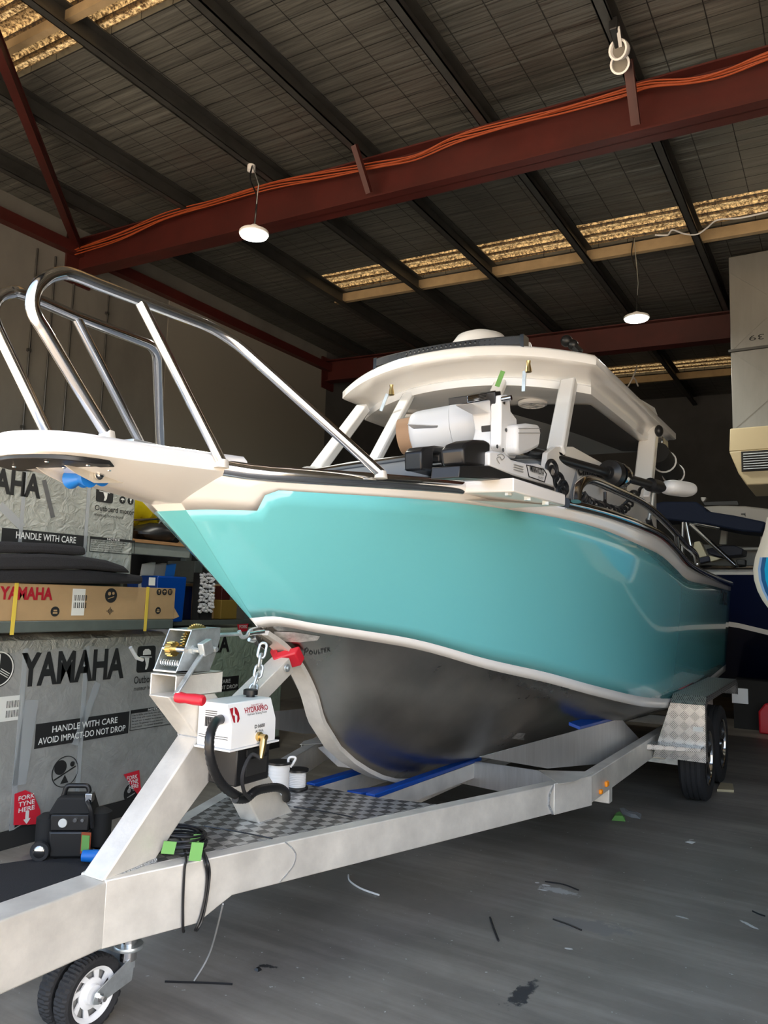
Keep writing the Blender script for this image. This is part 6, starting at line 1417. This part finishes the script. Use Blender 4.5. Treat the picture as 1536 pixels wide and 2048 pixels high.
def scrap(pts, m, h, lab, cat, nm='scrap'):
    mb = MB(); ps = [P(x, y, Z=0.002) for x, y in pts]; c = sum(ps, V((0, 0, 0)))/len(ps); n = len(ps); rnd = random.Random(len(lab))
    mid = [p.lerp(c, 0.45)+V((0, 0, h*rnd.uniform(0.5, 1))) for p in ps]
    mb.add(ps+mid+[c+V((0, 0, h*0.6))], [[i, (i+1) % n, n+(i+1) % n, n+i] for i in range(n)]+[[n+i, n+(i+1) % n, 2*n] for i in range(n)])
    return tag(part(nm, mb, m, smooth=20), lab, cat)
scrap([(1223, 1641), (1228, 1630), (1240, 1626), (1250, 1634), (1251, 1643)], 'green_tape', 0.03, 'crumpled green tape scrap on the floor', 'tape scrap', 'tape_scrap')
scrap([(1239, 1616), (1250, 1622), (1283, 1628), (1281, 1638), (1262, 1635), (1245, 1628)], 'plasticbag', 0.02, 'crumpled clear plastic strip beside the green tape scrap', 'plastic strip', 'plastic_strip')
scrap([(1369, 1684), (1378, 1682), (1392, 1684), (1384, 1688)], 'paper', 0.006, 'small white paper scrap on the floor below the mudguard', 'scrap')
scrap([(508, 1940), (516, 1936), (524, 1940), (516, 1944)], 'black', 0.012, 'small black lump on the floor under the trailer', 'scrap')
p = [P(x, y, Z=0) for x, y in [(1434, 1583), (1441, 1569), (1466, 1572), (1468, 1585)]]
wb = tag(part('timber_block', MB().prism(p, (0, 0, 0.02)), 'ply', None, 0.002), 'flat timber offcut on the floor behind the trailer tyre', 'timber'); wb.data.materials[0] = M['cooler']
# tail light board on the far end of the guard
c = P(1470, 1391, X=-1.02); part('light_board', MB().box(-1.05, -0.90, c.y, c.y+0.02, c.z-0.075, c.z+0.075), 'plastic_white', trl, 0.004)
# ------------------------------------------------------------------ boats behind
nb = root('navy_boat', 'navy blue cabin boat parked behind the teal boat', 'boat', (0, 10.6, 0))
YN = 10.1
def N_(x, y, Y=YN): return P(x, y, Y=Y)
zS = N_(1440, 1148).z; zSt = N_(1440, 1138).z; zk = N_(1463, 1242).z
rows_t, rows_s, rows_b = [], [], []
for i in range(25):
    X = -3.2+5.4*i/24; u = i/24; yy = YN+0.75*(1-u)**3; zst = zk-0.34*min(1, max(0, (X+1.3)/1.6))**1.0
    rows_t.append([V((X, yy, zS)), V((X, yy+0.10, zst)) ]); rows_s.append([V((X, yy+0.10, zst)), V((X, yy+0.12, zst-0.06))]); rows_b.append([V((X, yy+0.12, zst-0.06)), V((X, yy+1.0, 0.55))])
part('hull_side', MB().rings(rows_t, False, False), 'navy', nb, smooth=180); part('hull_stripe', MB().rings(rows_s, False, False), 'white', nb); part('hull_bottom', MB().rings(rows_b, False, False), 'navy', nb)
part('sheer_band', MB().rings([[V((-3.2+5.4*i/24, YN-0.01+0.75*(1-i/24)**3, zS)), V((-3.2+5.4*i/24, YN-0.01+0.75*(1-i/24)**3, zSt+0.01))] for i in range(25)], False, False), 'frame_light', nb)
part('gunwale_tube', MB().tube([V((-3.2+5.4*i/24, YN-0.02+0.75*(1-i/24)**3, zSt+0.02)) for i in range(25)], 0.03, 8), 'chrome_dark', nb)
part('deck', MB().box(-2.6, 2.0, YN+0.3, YN+2.3, zSt-0.03, zSt), 'frame_light', nb)
def npoly(nm, pxs, Y, th, m, bev=0.01): return part(nm, MB().prism([N_(x, y, Y) for x, y in pxs], (0, th, 0)), m, nb, bev)
npoly('seat_cushion', [(1412, 1098), (1445, 1091), (1470, 1091), (1486, 1098), (1484, 1109), (1440, 1114), (1418, 1108)], YN+0.5, 0.5, 'navy_vinyl')
npoly('seat_cushion', [(1388, 1084), (1399, 1082), (1414, 1112), (1398, 1116), (1386, 1098)], YN+0.15, 0.2, 'cream_vinyl')
npoly('seat_cushion', [(1396, 1116), (1418, 1112), (1420, 1122), (1398, 1127)], YN+0.14, 0.2, 'navy_vinyl')
npoly('seat_cushion', [(1417, 1111), (1443, 1117), (1420, 1124)], YN+0.2, 0.2, 'cream_vinyl')
npoly('bollard', [(1472, 1119), (1491, 1119), (1491, 1131), (1474, 1130)], YN+0.1, 0.15, 'black')
npoly('canopy_cover', [(1305, 1008), (1325, 1003), (1392, 1003), (1410, 1015), (1412, 1022), (1470, 1031), (1532, 1044), (1524, 1066), (1480, 1062), (1420, 1050), (1340, 1040), (1308, 1042)], YN+0.05, 0.6, 'navy_cloth', 0.03)
npoly('hardtop', [(1405, 1013), (1440, 1011), (1490, 1012), (1560, 1020), (1560, 1052), (1500, 1045), (1412, 1026)], YN+0.8, 1.6, 'frame_light', 0.02)
npoly('window_post', [(1442, 1058), (1455, 1058), (1453, 1089), (1438, 1089)], YN+0.8, 0.08, 'frame_light')
npoly('window_post', [(1521, 1066), (1530, 1066), (1536, 1095), (1520, 1098)], YN+0.8, 0.08, 'frame_light')
npoly('window_sill', [(1484, 1095), (1530, 1094), (1530, 1099), (1484, 1100)], YN+0.78, 0.2, 'frame_light')
npoly('cabin_wall', [(1395, 1088), (1540, 1096), (1540, 1140), (1395, 1128)], YN+1.0, 0.1, 'skin_seat')
npoly('light_bar', [(1404, 1004), (1475, 1001), (1478, 1010), (1410, 1011)], YN+0.9, 0.08, 'black', 0.004)
npoly('aerial_base', [(1401, 994), (1412, 994), (1411, 999), (1408, 1003), (1404, 1003), (1402, 999)], YN+1.0, 0.1, 'plastic_white', 0.01)
npoly('canopy_latch', [(1482, 1027), (1490, 1027), (1490, 1025), (1491, 1033), (1488, 1029), (1482, 1029)], YN+0.78, 0.02, 'black', 0)
for pts in ([(1364, 1140), (1366, 1045), (1372, 1040), (1380, 1045), (1440, 1056)], [(1380, 1048), (1470, 1130)], [(1372, 1042), (1385, 1110)]):
    part('rail', MB().tube([N_(x, y, YN+0.1) for x, y in pts], 0.026, 10), 'chrome_dark', nb)
part('support_stand', MB().box(-1.3, 1.8, YN+0.7, YN+1.2, 0.0, 0.6), 'black_matt', nb)
# cream and blue boat bow at the right edge
wb_ = root('runabout_boat', 'cream boat bow with blue bands at the right edge of the photo', 'boat', (0.9, 7.2, 0))
edge = [(1534, 1035), (1529, 1060), (1519, 1090), (1510, 1115), (1506, 1138), (1508, 1160), (1515, 1182), (1525, 1201), (1536, 1216)]
YW = 6.4
cols = [(0, 0), (0.012, -0.015), (0.036, -0.03), (0.054, -0.04), (0.066, -0.045), (0.082, -0.05), (0.7, -0.30), (1.3, -0.34)]
bands = {'sheer_band': [], }
E_ = [P(x, y, Y=YW) for x, y in edge]
def wpt(i, j, k=0.0):
    e = E_[i]; dx, dy = cols[j]; return V((e.x+dx, e.y+dy, e.z-0.02*dx))
def wgrid(nm, i0, i1, j0, j1, m):
    g = [[wpt(i, j) for j in range(j0, j1+1)] for i in range(i0, i1+1)]; part(nm, MB().rings(g, False, False), m, wb_, smooth=180)
wgrid('bow_panel', 0, 3, 0, 7, 'cream_bow'); wgrid('bow_panel', 3, 8, 0, 2, 'cream_bow')
wgrid('bow_band', 3, 8, 2, 3, 'paleblue'); wgrid('bow_band', 3, 8, 3, 5, 'deepblue'); wgrid('bow_band', 3, 8, 5, 7, 'cyan')
part('bow_far_side', MB().rings([[V((p.x, p.y, p.z)), V((p.x+0.5, p.y+0.6, p.z)), V((p.x+1.3, p.y+0.8, p.z))] for p in E_], False, False), 'cream_bow', wb_, smooth=180)
be = E_[8]
part('hull_bottom', MB().rings([[be, V((be.x+0.7, be.y-0.30, be.z)), V((be.x+1.3, be.y-0.34, be.z))], [V((be.x+0.35, be.y+0.12, be.z-0.12)), V((be.x+0.8, be.y+0.1, be.z-0.3)), V((be.x+1.3, be.y+0.1, be.z-0.36))], [V((p_[0], p_[1], be.z)) for p_ in ((be.x, be.y), (be.x+0.5, be.y+0.6), (be.x+1.3, be.y+0.8))]], False, False), 'cream_bow', wb_)
for dx in (0.55, 1.15): part('stand_leg', MB().bar((be.x+dx, YW+0.08, 0), (be.x+dx, YW+0.08, be.z-0.12), 0.06, 0.06, (0, 1, 0)), 'black_matt', wb_, 0.004)
part('stand_foot', MB().box(be.x+0.4, be.x+1.3, YW-0.15, YW+0.3, 0, 0.05), 'black_matt', wb_, 0.004)
ob = P(1528, 905, Y=YW); 
c = P(1545, 1468, Z=0); tag(part('fuel_can', MB().rings([[c+V((x*f, y*f, z)) for x, y in ((-0.14, -0.09), (0.14, -0.09), (0.14, 0.09), (-0.14, 0.09))] for z, f in ((0, 1), (0.26, 1), (0.34, 0.6), (0.36, 0.5))]), 'red', None, 0.02), 'red plastic can on the floor at the right edge', 'can')
